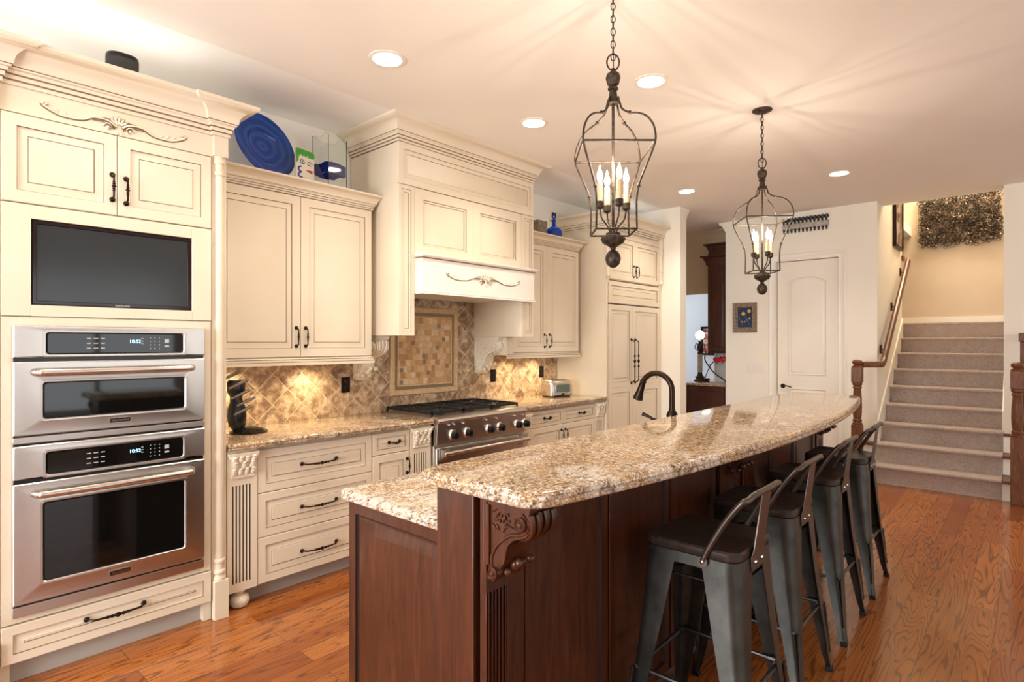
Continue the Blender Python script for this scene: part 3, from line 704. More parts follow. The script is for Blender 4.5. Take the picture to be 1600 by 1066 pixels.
# ------------------------------------------------------------------ backsplash
bs = struct(MB().box(1.26, 4.935, YW-.011, YW-.0005, .90, 1.86).build('wall_backsplash', TRAV))
ms_ = thing('mosaic_tile_panel', 'framed beige mosaic tile panel on the backsplash behind the range', 'tile panel', (3.12, YW-.011, 1.0))
b = MB(); yb = YW-.0112
fr = [(0, 0, 0), (0, -.010, 0), (.006, -.016, 0), (.020, -.016, 0), (.024, -.011, 0), (.032, -.011, 0), (.036, -.013, 0), (.044, -.013, 0), (.046, -.004, 0)]
b.rpanel(2.76, 3.487, 1.015, 1.735, [(i_, d, m) for i_, d, m in fr], FY(yb)); b.build('stone_border', STONE, ms_)
MB().box(2.806, 3.441, yb-.0055, yb-.0041, 1.061, 1.689).build('accent_strip', TILEACC, ms_)
b = MB(); 
for a0, a1, c0, c1 in ((2.832, 3.415, 1.088, 1.098), (2.832, 3.415, 1.652, 1.662), (2.832, 2.842, 1.098, 1.652), (3.405, 3.415, 1.098, 1.652)): b.box(a0, a1, yb-.012, yb-.0056, c0, c1)
b.build('inner_rail', STONE, ms_)
MB().box(2.842, 3.405, yb-.009, yb-.0056, 1.098, 1.652).build('mosaic_field', MOSAIC, ms_)
for x, z in ((2.87, 1.12), (2.872, 1.22), (3.11, 1.28), (3.36, 1.24), (3.25, 1.40), (3.32, 1.47), (3.10, 1.33), (3.15, 1.19), (2.99, 1.44), (3.27, 1.58)):
    MB().box(x-.017, x+.017, yb-.011, yb-.009, z-.017, z+.017).build('accent_tile', TILEACC, ms_, bevel=.002)
def outlet(x, z, label):
    t = thing('outlet', label, 'outlet', (x, YW-.011, z), 'outlets on the backsplash')
    MB().box(x-.036, x+.036, YW-.017, YW-.0112, z-.058, z+.058).build('cover_plate', BRONZE, t, bevel=.002)
    b = MB(); b.box(x-.017, x+.017, YW-.0195, YW-.017, z+.006, z+.036); b.box(x-.017, x+.017, YW-.0195, YW-.017, z-.036, z-.006); b.build('socket', BLACK, t, bevel=.002)
outlet(2.366, 1.13, 'dark bronze outlet on the backsplash left of the range')
outlet(3.947, 1.13, 'dark bronze outlet on the backsplash just right of the range')
outlet(4.673, 1.14, 'dark bronze outlet on the backsplash behind the toaster')

# ------------------------------------------------------------------ base cabinets
YB = 3.178; ZC = .864
BL = thing('drawer_cabinet', 'cream base cabinet with three wide drawers left of the range', 'cabinet', (1.73, YW, 0))
MB().box(1.28, 2.189, YB+.02, YW-.012, .10, ZC).build('body', CREAM, BL)
MB().box(1.28, 2.189, YB+.085, YB+.10, 0, .10).build('toe_kick', KICK, BL)
for z0, z1, hz in ((.606, .845, .731), (.359, .602, .481), (.101, .355, .221)):
    d = MB().rpanel(1.441, 2.187, z0, z1, dprof(.02, .045), FY(YB)).build('drawer', [CREAM, GLAZE], BL)
    handle('handle', (1.815, hz), .225, 'x', d, YB, .032, .0052)
pilaster(BL, 1.277, 1.437, YB-.004, .10, ZC, .850, .705, 6, .145, .672)
bun_foot(BL, 1.36, YB+.045, 0, .10, .052)
BN = thing('base_cabinet', 'narrow cream base cabinet with small drawer and door beside the range', 'cabinet', (2.43, YW, 0))
MB().box(2.191, 2.682, YB+.02, YW-.012, .10, ZC).build('body', CREAM, BN)
MB().box(2.191, 2.682, YB+.085, YB+.10, 0, .10).build('toe_kick', KICK, BN)
d = MB().rpanel(2.193, 2.491, .703, .845, dprof(.02, .032), FY(YB)).build('drawer', [CREAM, GLAZE], BN); handle('handle', (2.365, .777), .085, 'x', d, YB, .028, .005)
d = MB().rpanel(2.193, 2.491, .101, .699, dprof(.02, .05), FY(YB)).build('door', [CREAM, GLAZE], BN); handle('handle', (2.471, .60), .095, 'z', d, YB, .03, .005)
pilaster(BN, 2.50, 2.680, YB-.004, .10, ZC, .850, .705, 6, .145, .672)
bun_foot(BN, 2.59, YB+.045, 0, .10, .052)
BR = thing('base_cabinet', 'cream base cabinet with two drawers over two doors under the toaster', 'cabinet', (4.33, YW, 0))
MB().box(3.652, 4.93, YB+.02, YW-.012, .10, ZC).build('body', CREAM, BR)
MB().box(3.652, 4.93, YB+.085, YB+.10, 0, .10).build('toe_kick', KICK, BR)
for a0, a1, hx in ((3.785, 4.247, 3.99+.03), (4.253, 4.770, 4.55)):
    d = MB().rpanel(a0, a1, .703, .845, dprof(.02, .032), FY(YB)).build('drawer', [CREAM, GLAZE], BR); handle('handle', (hx, .777), .085, 'x', d, YB, .028, .005)
    d = MB().rpanel(a0, a1, .101, .699, dprof(.02, .05), FY(YB)).build('door', [CREAM, GLAZE], BR); handle('handle', (4.225 if a0 < 4 else 4.285, .60), .095, 'z', d, YB, .03, .005)
pilaster(BR, 3.655, 3.780, YB-.004, .10, ZC, .850, .705, 5, .145, .672)
pilaster(BR, 4.776, 4.928, YB-.004, .10, ZC, .850, .705, 5, .145, .672)

def offset_poly(P, d):
    n = len(P); out = []
    for i in range(n):
        a = Vector(P[i])-Vector(P[i-1]); b = Vector(P[(i+1) % n])-Vector(P[i]); a.normalize(); b.normalize()
        n0 = Vector((-a.y, a.x)); n1 = Vector((-b.y, b.x)); m = n0+n1; m = m/max(m.dot(n0), .35)
        out.append((P[i][0]+m.x*d, P[i][1]+m.y*d))
    return out
def slab(name, P, z0, z1, m, parent=None):
    """CCW outline with double-ogee edge"""
    h = z1-z0; pr = [(.012, 0), (.004, .06), (.0, .18), (.0, .34), (.005, .42), (.006, .46), (.001, .52), (.0, .62), (.001, .74), (.005, .88), (.012, .97), (.018, 1)]
    L = [[(p[0], p[1], z0+t*h) for p in offset_poly(P, i)] for i, t in pr]
    return MB().loops(L).build(name, m, parent, smooth=50)
YC = 3.135
tag(slab('countertop', [(1.277, YC), (2.676, YC), (2.676, YW-.013), (1.277, YW-.013)], ZC+.0005, .902, GRANITE), 'polished tan granite countertop left of the range under the knife block', 'countertop')
tag(slab('countertop', [(3.652, YC), (4.936, YC), (4.936, YW-.013), (3.652, YW-.013)], ZC+.0005, .902, GRANITE), 'polished tan granite countertop right of the range under the toaster', 'countertop')

# ------------------------------------------------------------------ range
RG = thing('range', 'stainless steel gas range with six knobs and black grates', 'range', (3.165, YW, 0))
x0, x1 = 2.686, 3.646
YR = 3.12
b = MB(); b.box(x0, x1, YR+.03, YW-.015, .10, .885); b.build('body', STEEL, RG, bevel=.002)
MB().box(x0+.02, x1-.02, YR+.10, YR+.12, 0, .10).build('toe_kick', BLACK, RG)
P = [(YR+.05, .885), (YR+.05, .915), (YR+.005, .912), (YR-.020, .900), (YR-.028, .885), (YR-.024, .872), (YR-.012, .868), (YR-.004, .74), (YR, .705), (YR+.05, .70)]
MB().prism(P, lambda p: (x0, p[0], p[1]), lambda p: (x1, p[0], p[1])).build('control_panel', STEEL, RG, bevel=.002)
MX = Matrix.Rotation(pi/2, 3, 'X')
for kx in (2.83, 2.975, 3.205, 3.33, 3.535, 3.638-.01):
    k = MB().lathe([(.040, 0), (.040, .006), (.034, .012), (.031, .022), (.0, .022)], (kx, YR-.005, .775), 24, MX).build('knob', STEELB, RG)
    b = MB().lathe([(.027, .022), (.028, .030), (.025, .050), (.020, .053), (0, .053)], (kx, YR-.005, .775), 24, MX); b.box(kx-.0045, kx+.0045, YR-.066, YR-.05, .755, .797); b.build('knob_cap', BLACK, k)
# small indicator studs above the knobs
b = MB()
for kx in (2.79, 2.84, 2.93, 3.17, 3.29, 3.50, 3.60): b.lathe([(.009, 0), (.010, .008), (.007, .016), (0, .018)], (kx, YR-.010, .850), 12, MX)
b.build('vent_studs', STEELB, RG)
d = MB(); d.box(x0+.004, x1-.004, YR+.002, YR+.03, .16, .690); d = d.build('door', STEEL, RG, bevel=.004)
MB().box(x0+.14, x1-.14, YR-.001, YR+.002, .30, .56).build('window', BGLASS, d)
b = MB(); b.tube([(x0+.02, YR-.062, .655), (x1-.02, YR-.062, .655)], .017, 16)
for hx in (x0+.06, x1-.06):
    b.prism([(YR+.002, .688), (YR-.07, .670), (YR-.075, .645), (YR-.05, .640), (YR+.002, .60)], lambda p: (hx-.03, p[0], p[1]), lambda p: (hx+.03, p[0], p[1]))
b.build('handle', STEELB, d, bevel=.002)
b = MB(); b.box(x0, x1, YR+.05, YW-.02, .885, .905); b.box(x0, x1, YW-.05, YW-.02, .905, .925); b.build('cooktop', STEEL, RG, bevel=.003)
bx = [x0+.17+i*.31 for i in range(3)]
for i in range(3):
    for by in (3.31, 3.58):
        MB().lathe([(.055, .905), (.055, .912), (.042, .914), (.042, .922), (.034, .927), (.0, .928)], (bx[i], by, 0), 24).build('burner', CASTIRON, RG)
for i in range(3):
    a0 = x0+.012+i*.313; a1 = a0+.309; y0_, y1_ = 3.185, 3.725; b = MB()
    for xx in (a0, a1-.012): b.box(xx, xx+.012, y0_, y1_, .925, .945)
    for yy in (y0_, (y0_+y1_)/2-.006, y1_-.012): b.box(a0, a1, yy, yy+.012, .925, .945)
    for by in (3.31, 3.58):
        for k in range(6):
            an = k*pi/3+pi/6; 
            pa = (bx[i]+.025*cos(an), by+.025*sin(an), .937); pb = (bx[i]+.125*cos(an), by+.115*sin(an), .937)
            b.tube([pa, pb], .006, 6)
    for xx in (a0, a1-.012):
        for yy in (y0_, y1_-.012): b.box(xx, xx+.012, yy, yy+.012, .906, .925)
    b.build('grate', CASTIRON, RG, bevel=.0015)

# ------------------------------------------------------------------ refrigerator wall
YF = 3.153
FC = thing('refrigerator_cabinet', 'tall cream cabinet surround with crown enclosing the built-in refrigerator', 'cabinet', (5.5, YW, 0))
b = MB(); b.box(4.941, 4.968, YF, YW-.012, 0, 2.62); b.box(6.062, 6.096, YF, YW-.012, 0, 2.62); b.box(4.968, 6.062, YF+.02, YW-.012, 2.085, 2.62); b.box(4.968, 6.062, YF+.001, YF+.02, 2.53, 2.62)
b.build('body', CREAM, FC, bevel=.001)
door(FC, 4.985, 5.508, 2.092, 2.525, YF, (5.478, 2.20), 'z', .115)
door(FC, 5.512, 6.045, 2.092, 2.525, YF, (5.545, 2.20), 'z', .115)
for a, c_ in ((4.92, 4.982), (6.040, 6.090)):
    b = MB(); cx = (a+c_)/2
    b.box(a, c_, YF-.03, YF, 2.50, 2.62); b.lathe([(.018, 2.10), (.026, 2.11), (.026, 2.13), (.018, 2.14), (.018, 2.24), (.027, 2.25), (.027, 2.27), (.018, 2.28), (.018, 2.44), (.027, 2.45), (.027, 2.47), (.02, 2.48), (.03, 2.50)], (cx, YF-.012, 0), 16); b.box(a, c_, YF-.004, YF, 2.05, 2.5)
    b.build('column', CREAM, FC, bevel=.001)
b = MB(); b.sweep([(4.93, YW-.012), (4.93, YF-.02), (6.096, YF-.02)], crown_prof(2.60, .15, .10)); b.box(4.935, 6.095, YF, YW-.013, 2.62, 2.64); b.build('crown_moulding', [CREAM, GLAZE], FC)
RF = thing('refrigerator', 'built-in refrigerator with tall cream panelled doors and long dark handles', 'refrigerator', (5.5, YW, 0))
b = MB(); b.box(4.975, 6.055, YF+.025, YW-.02, .01, 2.075); b.build('casing', DARKSLOT, RF)
MB().rpanel(4.982, 6.055, 1.845, 2.072, dprof(.022, .045), FY(YF)).build('grille_panel', [CREAM, GLAZE], RF)
for a0, a1, hx in ((4.982, 5.447, 5.425), (5.453, 6.055, 5.505)):
    b = MB(); b.rpanel(a0, a1, .98, 1.832, dprof(.022, .055), FY(YF)); b.rpanel(a0, a1, .12, .9798, dprof(.022, .055), FY(YF))
    d = b.build('door', [CREAM, GLAZE], RF)
    # long pull with three turned knots
    mb = MB(); N = 60; zc, L_ = 1.245, .46; pts = []; rr = []
    for i in range(N+1):
        t = i/N; e = min(t, 1-t); dd = .045*min(1, e/.06)**.6; pts.append((hx, YF-dd, zc+(t-.5)*L_)); k = 0
        for cc, w_, a in ((.5, .035, 1.3), (.38, .025, .9), (.62, .025, .9)): k = max(k, a*max(0, 1-((t-cc)/w_)**2)**.5)
        rr.append(.0068*(.85+k))
    mb.tube(pts, rr, 8)
    for s_ in (-.5, .5): mb.lathe([(.015, 0), (.015, .005), (.008, .011), (0, .012)], (hx, YF, zc+s_*L_), 12, Matrix.Rotation(pi/2, 3, 'X'))
    mb.build('handle', BRONZE, d)

# under-cabinet lights
def ucl(x0_, x1_, y):
    for x in (x0_, x1_):
        t = thing('puck_light', 'small round under-cabinet puck light beneath the cream wall cabinet %s' % ('left of the hood' if x < 3 else 'right of the hood'), 'light', (x, y, 1.329), 'puck lights left of the hood' if x < 3 else 'puck lights right of the hood')
        MB().lathe([(.032, 1.329), (.032, 1.317), (.024, 1.315), (.024, 1.316), (0, 1.316)], (x, y, 0), 20, ms=[0, 0, 0, 0, 0, 1]).build('housing', [STEELB, CANL], t)
        l = bpy.data.lights.new('lamp', 'SPOT'); l.energy = 13; l.color = (1, .82, .52); l.spot_size = R(150); l.spot_blend = 1; l.shadow_soft_size = .02
        o = bpy.data.objects.new('lamp', l); COL.objects.link(o); o.parent = t; o.location = (0, 0, -.02)
ucl(1.50, 2.05, 3.64); ucl(4.12, 4.52, 3.64)

for i_, (xa, xb, yy, zz_, w_) in enumerate(((.45, 1.15, 3.30, 2.69, 'oven cabinet'), (1.40, 2.30, 3.58, 2.470, 'left wall cabinet'), (3.95, 4.80, 3.58, 2.470, 'right wall cabinet'), (5.05, 6.0, 3.30, 2.76, 'refrigerator cabinet'))):  # added strips, unseen behind the crowns, to brighten the ceiling above
    t = thing('added_light_strip', 'added thin white light strip on top of the %s, unseen behind its crown, brightening the ceiling' % w_, 'light', ((xa+xb)/2, yy, zz_))
    MB().box(xa, xb, yy-.012, yy+.012, zz_, zz_+.010).build('channel', WHITEP, t)
    l = bpy.data.lights.new('lamp', 'AREA'); l.shape = 'RECTANGLE'; l.size = xb-xa; l.size_y = .02; l.energy = (.95, .26, .26, .42)[i_]; l.color = (1, .96, .90)
    lo = bpy.data.objects.new('lamp', l); COL.objects.link(lo); lo.parent = t; lo.location = (0, 0, .013); lo.rotation_euler = (pi, 0, 0)

# ------------------------------------------------------------------ island
def arc_front(x0_, x1_, yc, bow, n=20):
    return [(x0_+(x1_-x0_)*i/n, yc-bow*(1-((2*i/n)-1)**2)) for i in range(n+1)]
IS = thing('kitchen_island', 'long dark cherry wood kitchen island with panelled bar side and corbels', 'island', (2.9, 1.4, 0))
XE = 4.57
b = MB()
b.box(1.21, XE, 1.31, 1.87, .10, .863); b.box(1.14, XE, 1.12, 1.30, .10, 1.029); b.box(1.19, XE-.01, 1.13, 1.85, 0, .10)
b.build('body', CHERRY, IS, bevel=.002)
# end panel of lower tier (faces -x)
b = MB().rpanel(1.302, 1.872, .02, .862, [(0, .022, 0), (0, .002, 0), (.002, 0, 0), (.042, 0, 0), (.045, .008, 1), (.053, .010, 1), (.062, .008, 0), (.098, .002, 0), (.100, .002, 0)], lambda a, d, z: (1.188+d, a, z)); b.build('end_panel', [CHERRY, CHERRYD], IS)
MB().box(1.109, 1.14, 1.135, 1.287, 0, 1.029).build('end_post', CHERRY, IS, bevel=.003)
YI = 1.10
st = [(1.30, 1.325), (1.71, 1.775), (2.17, 2.225), (2.64, 2.70), (3.0, 3.05), (3.46, 3.52), (3.92, 3.98), (4.35, 4.38)]
pan = [(1.29, 1.735), (1.745, 2.20), (2.21, 2.67), (3.02, 3.47), (3.48, 3.93), (3.94, 4.36)]
for a0, a1 in pan:
    MB().rpanel(a0, a1, .10, 1.025, [(0, .022, 0), (0, .002, 0), (.002, 0, 0), (.042, 0, 0), (.045, .008, 1), (.049, .011, 1), (.055, .011, 0), (.056, .011, 0)], FY(YI)).build('bar_panel', [CHERRY, CHERRYD], IS)
b = MB(); b.sweep([(1.12, 1.12), (XE, 1.12), (XE, 1.87)], [(0, .0, 0), (.030, .0, 0), (.030, .075, 0), (.022, .095, 0), (.020, .10, 0), (0, .10, 0)]); b.build('base_moulding', CHERRY, IS)
for a0, a1, gz in ((1.122, 1.205, .76), (2.72, 2.97, .76), (4.40, XE, .76)):
    b = MB(); b.box(a0, a1, YI+.008, YI+.022, .10, 1.028); w_ = .083; m0 = (a0+a1)/2-w_/2
    b.box(a0, a1, YI-.002, YI+.008, .76, 1.028); b.box(a0, a1, YI-.002, YI+.008, .10, .16)
    n_ = 6; p_ = w_/n_
    b.box(a0, m0+.004, YI-.002, YI+.008, .16, .76); b.box(m0+w_-.004, a1, YI-.002, YI+.008, .16, .76)
    for i in range(n_): b.box(m0+.004+p_*i+p_*.35, m0+p_*(i+1), YI-.002, YI+.008, .16, .76)
    b.build('fluted_pilaster', CHERRY, IS, bevel=.001)
MB().box(1.205, 1.285, YI+.002, YI+.022, .10, 1.028).build('stile', CHERRY, IS, bevel=.001)
for a in (1.122, 2.79, 4.42): corbel(IS, a, a+.115, YI-.002, .795, 1.028, .155, CHERRY, CHERRYD)
# far end panel
MB().rpanel(1.12, 1.30, .10, 1.025, [(0, -.02, 0), (0, 0, 0), (.03, 0, 0), (.034, -.006, 0)], lambda a, d, z: (XE+.02+d, a, z)).build('end_panel', CHERRY, IS)
tag(slab('countertop', [(1.165, 1.312), (4.61, 1.312), (4.61, 1.915), (1.20, 1.915), (1.175, 1.905), (1.165, 1.88)], .8635, .902, GRANITE), 'lower granite worktop of the island, mostly behind the raised bar', 'countertop')
fr_ = []
P = [(1.080, 1.30), (1.078, .945), (1.088, .915), (1.115, .893)]
P += [(x, .885-.172*(1-((x-2.9)/1.78)**2)) for x in [1.15+i*.14 for i in range(25)]]
P += [(4.56, .865), (4.62, .905), (4.665, .97), (4.685, 1.05), (4.68, 1.27), (4.655, 1.335), (4.60, 1.36), (1.14, 1.36), (1.095, 1.34)]
tag(slab('countertop', P, 1.0295, 1.071, GRANITE), 'raised curved granite bar top running the length of the island', 'countertop')

# faucet and dispenser behind the bar
FA = thing('faucet', 'tall bronze gooseneck faucet rising behind the raised bar', 'faucet', (2.97, 1.47, .902))
fx, fy = 2.97, 1.47
MB().lathe([(.032, .9025), (.032, .91), (.026, .92), (.023, .96), (.023, 1.0), (.028, 1.02), (.031, 1.045), (.024, 1.06), (.019, 1.065), (.017, 1.08), (.0, 1.08)], (fx, fy, 0), 24).build('base', BRONZE, FA)
pts = [(fx, fy, 1.07), (fx, fy, 1.12), (fx, fy, 1.17)]+[(fx, fy+.095-.095*cos(a), 1.175+.095*sin(a)) for a in [i*pi/12 for i in range(1, 11)]]
pts = pts[:-1]+[(fx, fy+.178, 1.235-.012)]
MB().tube(spl(pts, 3), .0155, 16).build('neck', BRONZE, FA)
dv = Vector((0, .35, -1)).normalized(); q0 = Vector((fx, fy+.176, 1.225))
zq = Matrix.Rotation(math.atan2(.35, -1), 3, 'X'); M_ = Vector((0, 0, 1)).rotation_difference(dv).to_matrix()
MB().lathe([(.017, 0), (.020, .006), (.017, .012), (.018, .03), (.021, .07), (.028, .105), (.030, .112), (.026, .116), (0, .114)], q0, 20, M_).build('spray_head', BRONZE, FA)
SD = thing('soap_dispenser', 'small bronze soap dispenser lever left of the faucet behind the bar', 'soap dispenser', (3.01, 1.60, .902))
b = MB().lathe([(.022, .9025), (.022, .91), (.014, .92), (.012, .99), (.014, 1.005), (0, 1.012)], (3.01, 1.60, 0), 16)
b.build('body', BRONZE, SD); MB().tube([(3.01, 1.60, 1.0), (3.0, 1.63, 1.018), (2.99, 1.665, 1.032)], [.008, .009, .012], 10).build('spout', BRONZE, SD)

# ------------------------------------------------------------------ bar stools
def make_stool():
    t = thing('bar_stool', 'x', 'bar stool', (0, 0, 0), 'metal bar stools with dark wood seats')
    hs = .165; zs = .735
    q = rrect(-hs, hs, -hs, hs, .045, 6)
    def ring(s, z, dip=0): return [(p[0]*s, p[1]*s, z+dip*(abs(p[0])/hs)**2*.006) for p in q]
    b = MB(); b.loops([ring(.98, zs+.001), ring(1.0, zs+.006), ring(1.0, zs+.022, 1), ring(.97, zs+.028, 1), ring(.8, zs+.025, .5), ring(.4, zs+.022), ring(.02, zs+.021)]); b.build('seat', SEAT, t)
    b = MB(); b.loops([ring(.99, zs-.035), ring(1.01, zs-.035), ring(1.0, zs+.0005), ring(.97, zs+.0005), ring(.965, zs-.035)], cap0=False, cap1=False); b.loops([ring(.99, zs-.035), ring(.965, zs-.035)], cap0=False, cap1=False)
    b.build('seat_frame', GUN, t)
    zt = zs-.002
    for sx in (-1, 1):
        for sy in (-1, 1):
            L = []
            for k, tt in enumerate([0, .06, .15, .35, .6, .8, .93, 1.0]):
                z = zt*(1-tt)+.012*tt; e = .148+.058*tt-(.010 if tt > .9 else 0)*(tt-.9)*10 - .012*sin(pi*tt)*.5
                if tt > .93: e += .010*(tt-.93)/.07
                w_ = .105*(1-tt)**1.0*(.9)+.028+ (.03 if tt == 0 else 0); w_ = min(w_, .125) 
                rr_ = min(w_*.62, .038*(1-tt)+.014); th = .004
                cc = [(-w_+0, .0), (-rr_, 0)]
                out = [(-w_, 0)]+[(-rr_+rr_*sin(a), -rr_+rr_*cos(a)) for a in [i*pi/12 for i in range(0, 7)]]+[(0, -w_)]
                inn = [(-th, -w_)]+[(-rr_+(rr_-th)*sin(a), -rr_+(rr_-th)*cos(a)) for a in [i*pi/12 for i in range(6, -1, -1)]]+[(-w_, -th)]
                L.append([(sx*(e+.018+p[0]), sy*(e+.018+p[1]), z) for p in out+inn])
            lg = MB().loops(L).build('leg', GUN, t)
            e = .148+.058+.010; w_=.03
            MB().box(min(sx*(e+.010), sx*(e-.020)), max(sx*(e+.010), sx*(e-.020)), min(sy*(e+.010), sy*(e-.020)), max(sy*(e+.010), sy*(e-.020)), 0, .022).build('foot_cap', BLACK, lg, bevel=.003)
            # pressed groove bead on lower leg
            f_ = lambda tt: (sx*(.148+.058*tt+.018-.007), sy*(.148+.058*tt+.018-.007), zt*(1-tt)+.012*tt)
            MB().tube([f_(.60), f_(.75), f_(.90)], .0065, 6).build('groove', GUN, lg)
    e = .175
    b = MB()
    for z, e in ((.30, .183),):
        for s_ in (-1, 1):
            b.tube([(-e, s_*e, z), (e, s_*e, z)], .0075, 8); b.tube([(s_*e, -e, z), (s_*e, e, z)], .0075, 8)
            for s2 in (-1, 1): b.tube([(s2*e, s_*e, z), (s2*(e-.035), s_*e, z)], .012, 8); b.tube([(s_*e, s2*e, z), (s_*e, s2*(e-.035), z)], .012, 8)
    b.build('footrest', GUN, t)
    b = MB(); z = .655; e = .15
    for s_ in (-1, 1): b.tube([(-e, s_*e, z), (e, s_*e, z)], .004, 6); b.tube([(s_*e, -e, z), (s_*e, e, z)], .004, 6)
    b.tube([(-e, -e, z), (e, e, z)], .004, 6); b.tube([(-e, e, z), (e, -e, z)], .004, 6)
    b.build('brace', BLACK, t)
    # low back: bent tube plus flat splat, back of seat is -y
    h = hs+.010; zt_ = .955
    pts = [(-h, -.055, zs-.005), (-h, -.075, zs+.04), (-h+.004, -.125, zs+.13), (-h+.010, -.174, zs+.198), (-h+.028, -.192, zt_-.010), (-h+.062, -.197, zt_), (0, -.199, zt_)]
    pts = spl(pts+[(-p[0], p[1], p[2]) for p in reversed(pts[:-1])], 5)
    b = MB().tube(pts, .0105, 12)
    for s_ in (-1, 1): b.lathe([(0, -.006), (.017, -.006), (.017, .006), (0, .006)], (s_*h, -.055, zs-.008), 14, Matrix.Rotation(pi/2, 3, 'Y'))
    bk = b.build('back_frame', BACKM, t)
    b = MB(); th = .0035
    L = []
    for z, w_, y in ((zs-.045, .062, -hs-.004), (zs+.002, .062, -hs-.005), (zs+.02, .050, -hs-.008), (zt_-.05, .042, -.192), (zt_, .040, -.199)):
        L.append([(-w_, y, z), (w_, y, z), (w_, y-th, z), (-w_, y-th, z)])
    b.loops(L); sp2 = b.build('splat', BACKM, t)
    b = MB()
    for x in (-.03, .03): b.lathe([(.0065, 0), (.006, .003), (.003, .005), (0, .0055)], (x, -hs-.0085, zs-.02), 10, Matrix.Rotation(pi/2, 3, 'X'))
    b.build('rivet', CHROME, sp2)
    b = MB()
    for s_ in (-1, 1): b.lathe([(.0075, s_*.006), (.007, s_*.009), (.003, s_*.011), (0, s_*.0115)], (s_*h, -.055, zs-.008), 10, Matrix.Rotation(pi/2, 3, 'Y'))
    b.build('rivet', CHROME, bk)
    return t
st0 = make_stool()
st0.location = (2.00, .85, 0); st0['label'] = 'gunmetal bar stool with dark wood seat nearest the camera'
for i_, (x, l) in enumerate(((2.615, 'gunmetal bar stool, second from the camera, just behind the nearest one'), (3.31, 'gunmetal bar stool, third from the camera along the island'), (3.985, 'gunmetal bar stool farthest from the camera, nearest the stairs'))):
    s_ = dup(st0, (x, .865, 0), l)
    if i_ == 0: s_.rotation_euler[2] = R(0)

# ------------------------------------------------------------------ lantern pendants
def make_pendant():
    t = thing('lantern_pendant', 'x', 'pendant light', (0, 0, H), 'iron lantern pendants over the island')
    o = H
    MB().lathe([(0, 0), (.062, 0), (.062, -.006), (.050, -.013), (.012, -.018), (.008, -.028), (0, -.028)], (0, 0, o), 24).build('canopy', IRON, t)
    b = MB(); z = o-.02; i = 0
    while z > 2.655:
        L_ = .034; c_ = z-L_/2; w_ = .009
        pts = []
        for k in range(14):
            a = 2*pi*k/14; u = w_*cos(a); v = (L_/2)*sin(a)
            pts.append((u, 0, c_+v) if i % 2 else (0, u, c_+v))
        b.tube(pts, .0022, 6, closed=True); z -= L_-.0075; i += 1
    pts = [(.026*cos(2*pi*k/20), 0, 2.622+.034*sin(2*pi*k/20)) for k in range(20)]
    b.tube(pts, .0035, 8, closed=True)
    b.tube([(.002, .003, o-.02), (-.003, -.003, 2.8), (.002, .0, 2.6)], .0018, 6)
    b.build('chain', IRON, t)
    MB().lathe([(0, 2.598), (.008, 2.595), (.010, 2.585), (.026, 2.572), (.031, 2.555), (.024, 2.528), (.015, 2.520), (.022, 2.512), (.022, 2.506), (.015, 2.500), (.018, 2.475), (.025, 2.462), (.025, 2.448), (0, 2.446)][::-1], (0, 0, 0), 20).build('finial', IRON, t)
    qz = [(.018, 2.47), (.0245, 2.44), (.032, 2.414), (.058, 2.388), (.088, 2.374), (.114, 2.352), (.134, 2.315), (.142, 2.28), (.143, 2.245), (.132, 2.205), (.115, 2.160), (.099, 2.115), (.088, 2.079), (.082, 2.03), (.0815, 1.977), (.083, 1.907)]
    for sx in (-1, 1):
        for sy in (-1, 1):
            b = MB().tube(spl([(sx*a, sy*a, z) for a, z in qz], 3), .0042, 8)
            for k in (3, 12): a, z = qz[k]; b.ell((sx*a, sy*a, z), (.008, .008, .009), 8, 6)
            b.build('strut', IRON, t)
    for s_, z in ((.143, 2.245), (.083, 1.907)):
        b = MB()
        for a0, a1 in (((-s_, -s_), (s_, -s_)), ((s_, -s_), (s_, s_)), ((s_, s_), (-s_, s_)), ((-s_, s_), (-s_, -s_))): b.tube([(a0[0], a0[1], z), (a1[0], a1[1], z)], .0042, 8)
        b.build('square_frame', IRON, t)
    b = MB().tube([(0, 0, 2.46), (0, 0, 1.90)], .006, 10)
    b.lathe([(0, 1.905), (.030, 1.903), (.032, 1.893), (.048, 1.888), (.052, 1.878), (.044, 1.862), (.020, 1.848), (.012, 1.842), (.010, 1.832), (.020, 1.826), (.030, 1.810), (.033, 1.795), (.027, 1.773), (.012, 1.760), (0, 1.757)][::-1], (0, 0, 0), 24)
    b.build('stem', IRON, t)
    for k in range(4):
        a = k*pi/2+.26; cx, cy = .060*cos(a), .060*sin(a)
        b = MB().tube(spl([(.012*cos(a), .012*sin(a), 1.905), (.028*cos(a), .028*sin(a), 1.935), (.052*cos(a), .052*sin(a), 1.965), (cx, cy, 2.005)], 4), .0035, 7)
        b.lathe([(.006, 2.0), (.017, 2.008), (.017, 2.032), (.012, 2.034), (0, 2.034)], (cx, cy, 0), 14)
        arm = b.build('candle_arm', IRON, t)
        MB().lathe([(.0115, 2.034), (.0115, 2.112), (.008, 2.114), (0, 2.114)], (cx, cy, 0), 14).build('candle_sleeve', CANDLE, arm)
        MB().lathe([(.005, 2.114), (.009, 2.122), (.0125, 2.136), (.0105, 2.150), (.006, 2.164), (.0015, 2.180), (0, 2.183)], (cx, cy, 0), 12).build('bulb', BULB, arm)
        l = bpy.data.lights.new('lamp', 'POINT'); l.energy = 3.4; l.color = (1, .86, .72); l.shadow_soft_size = .004
        lo = bpy.data.objects.new('lamp', l); COL.objects.link(lo); lo.parent = arm; lo.location = (cx, cy, 2.187-H)
    for ch in list(bpy.data.objects):      # mesh data are relative to the canopy point
        pass
    return t
pd = make_pendant(); pd.rotation_euler[2] = -YAW
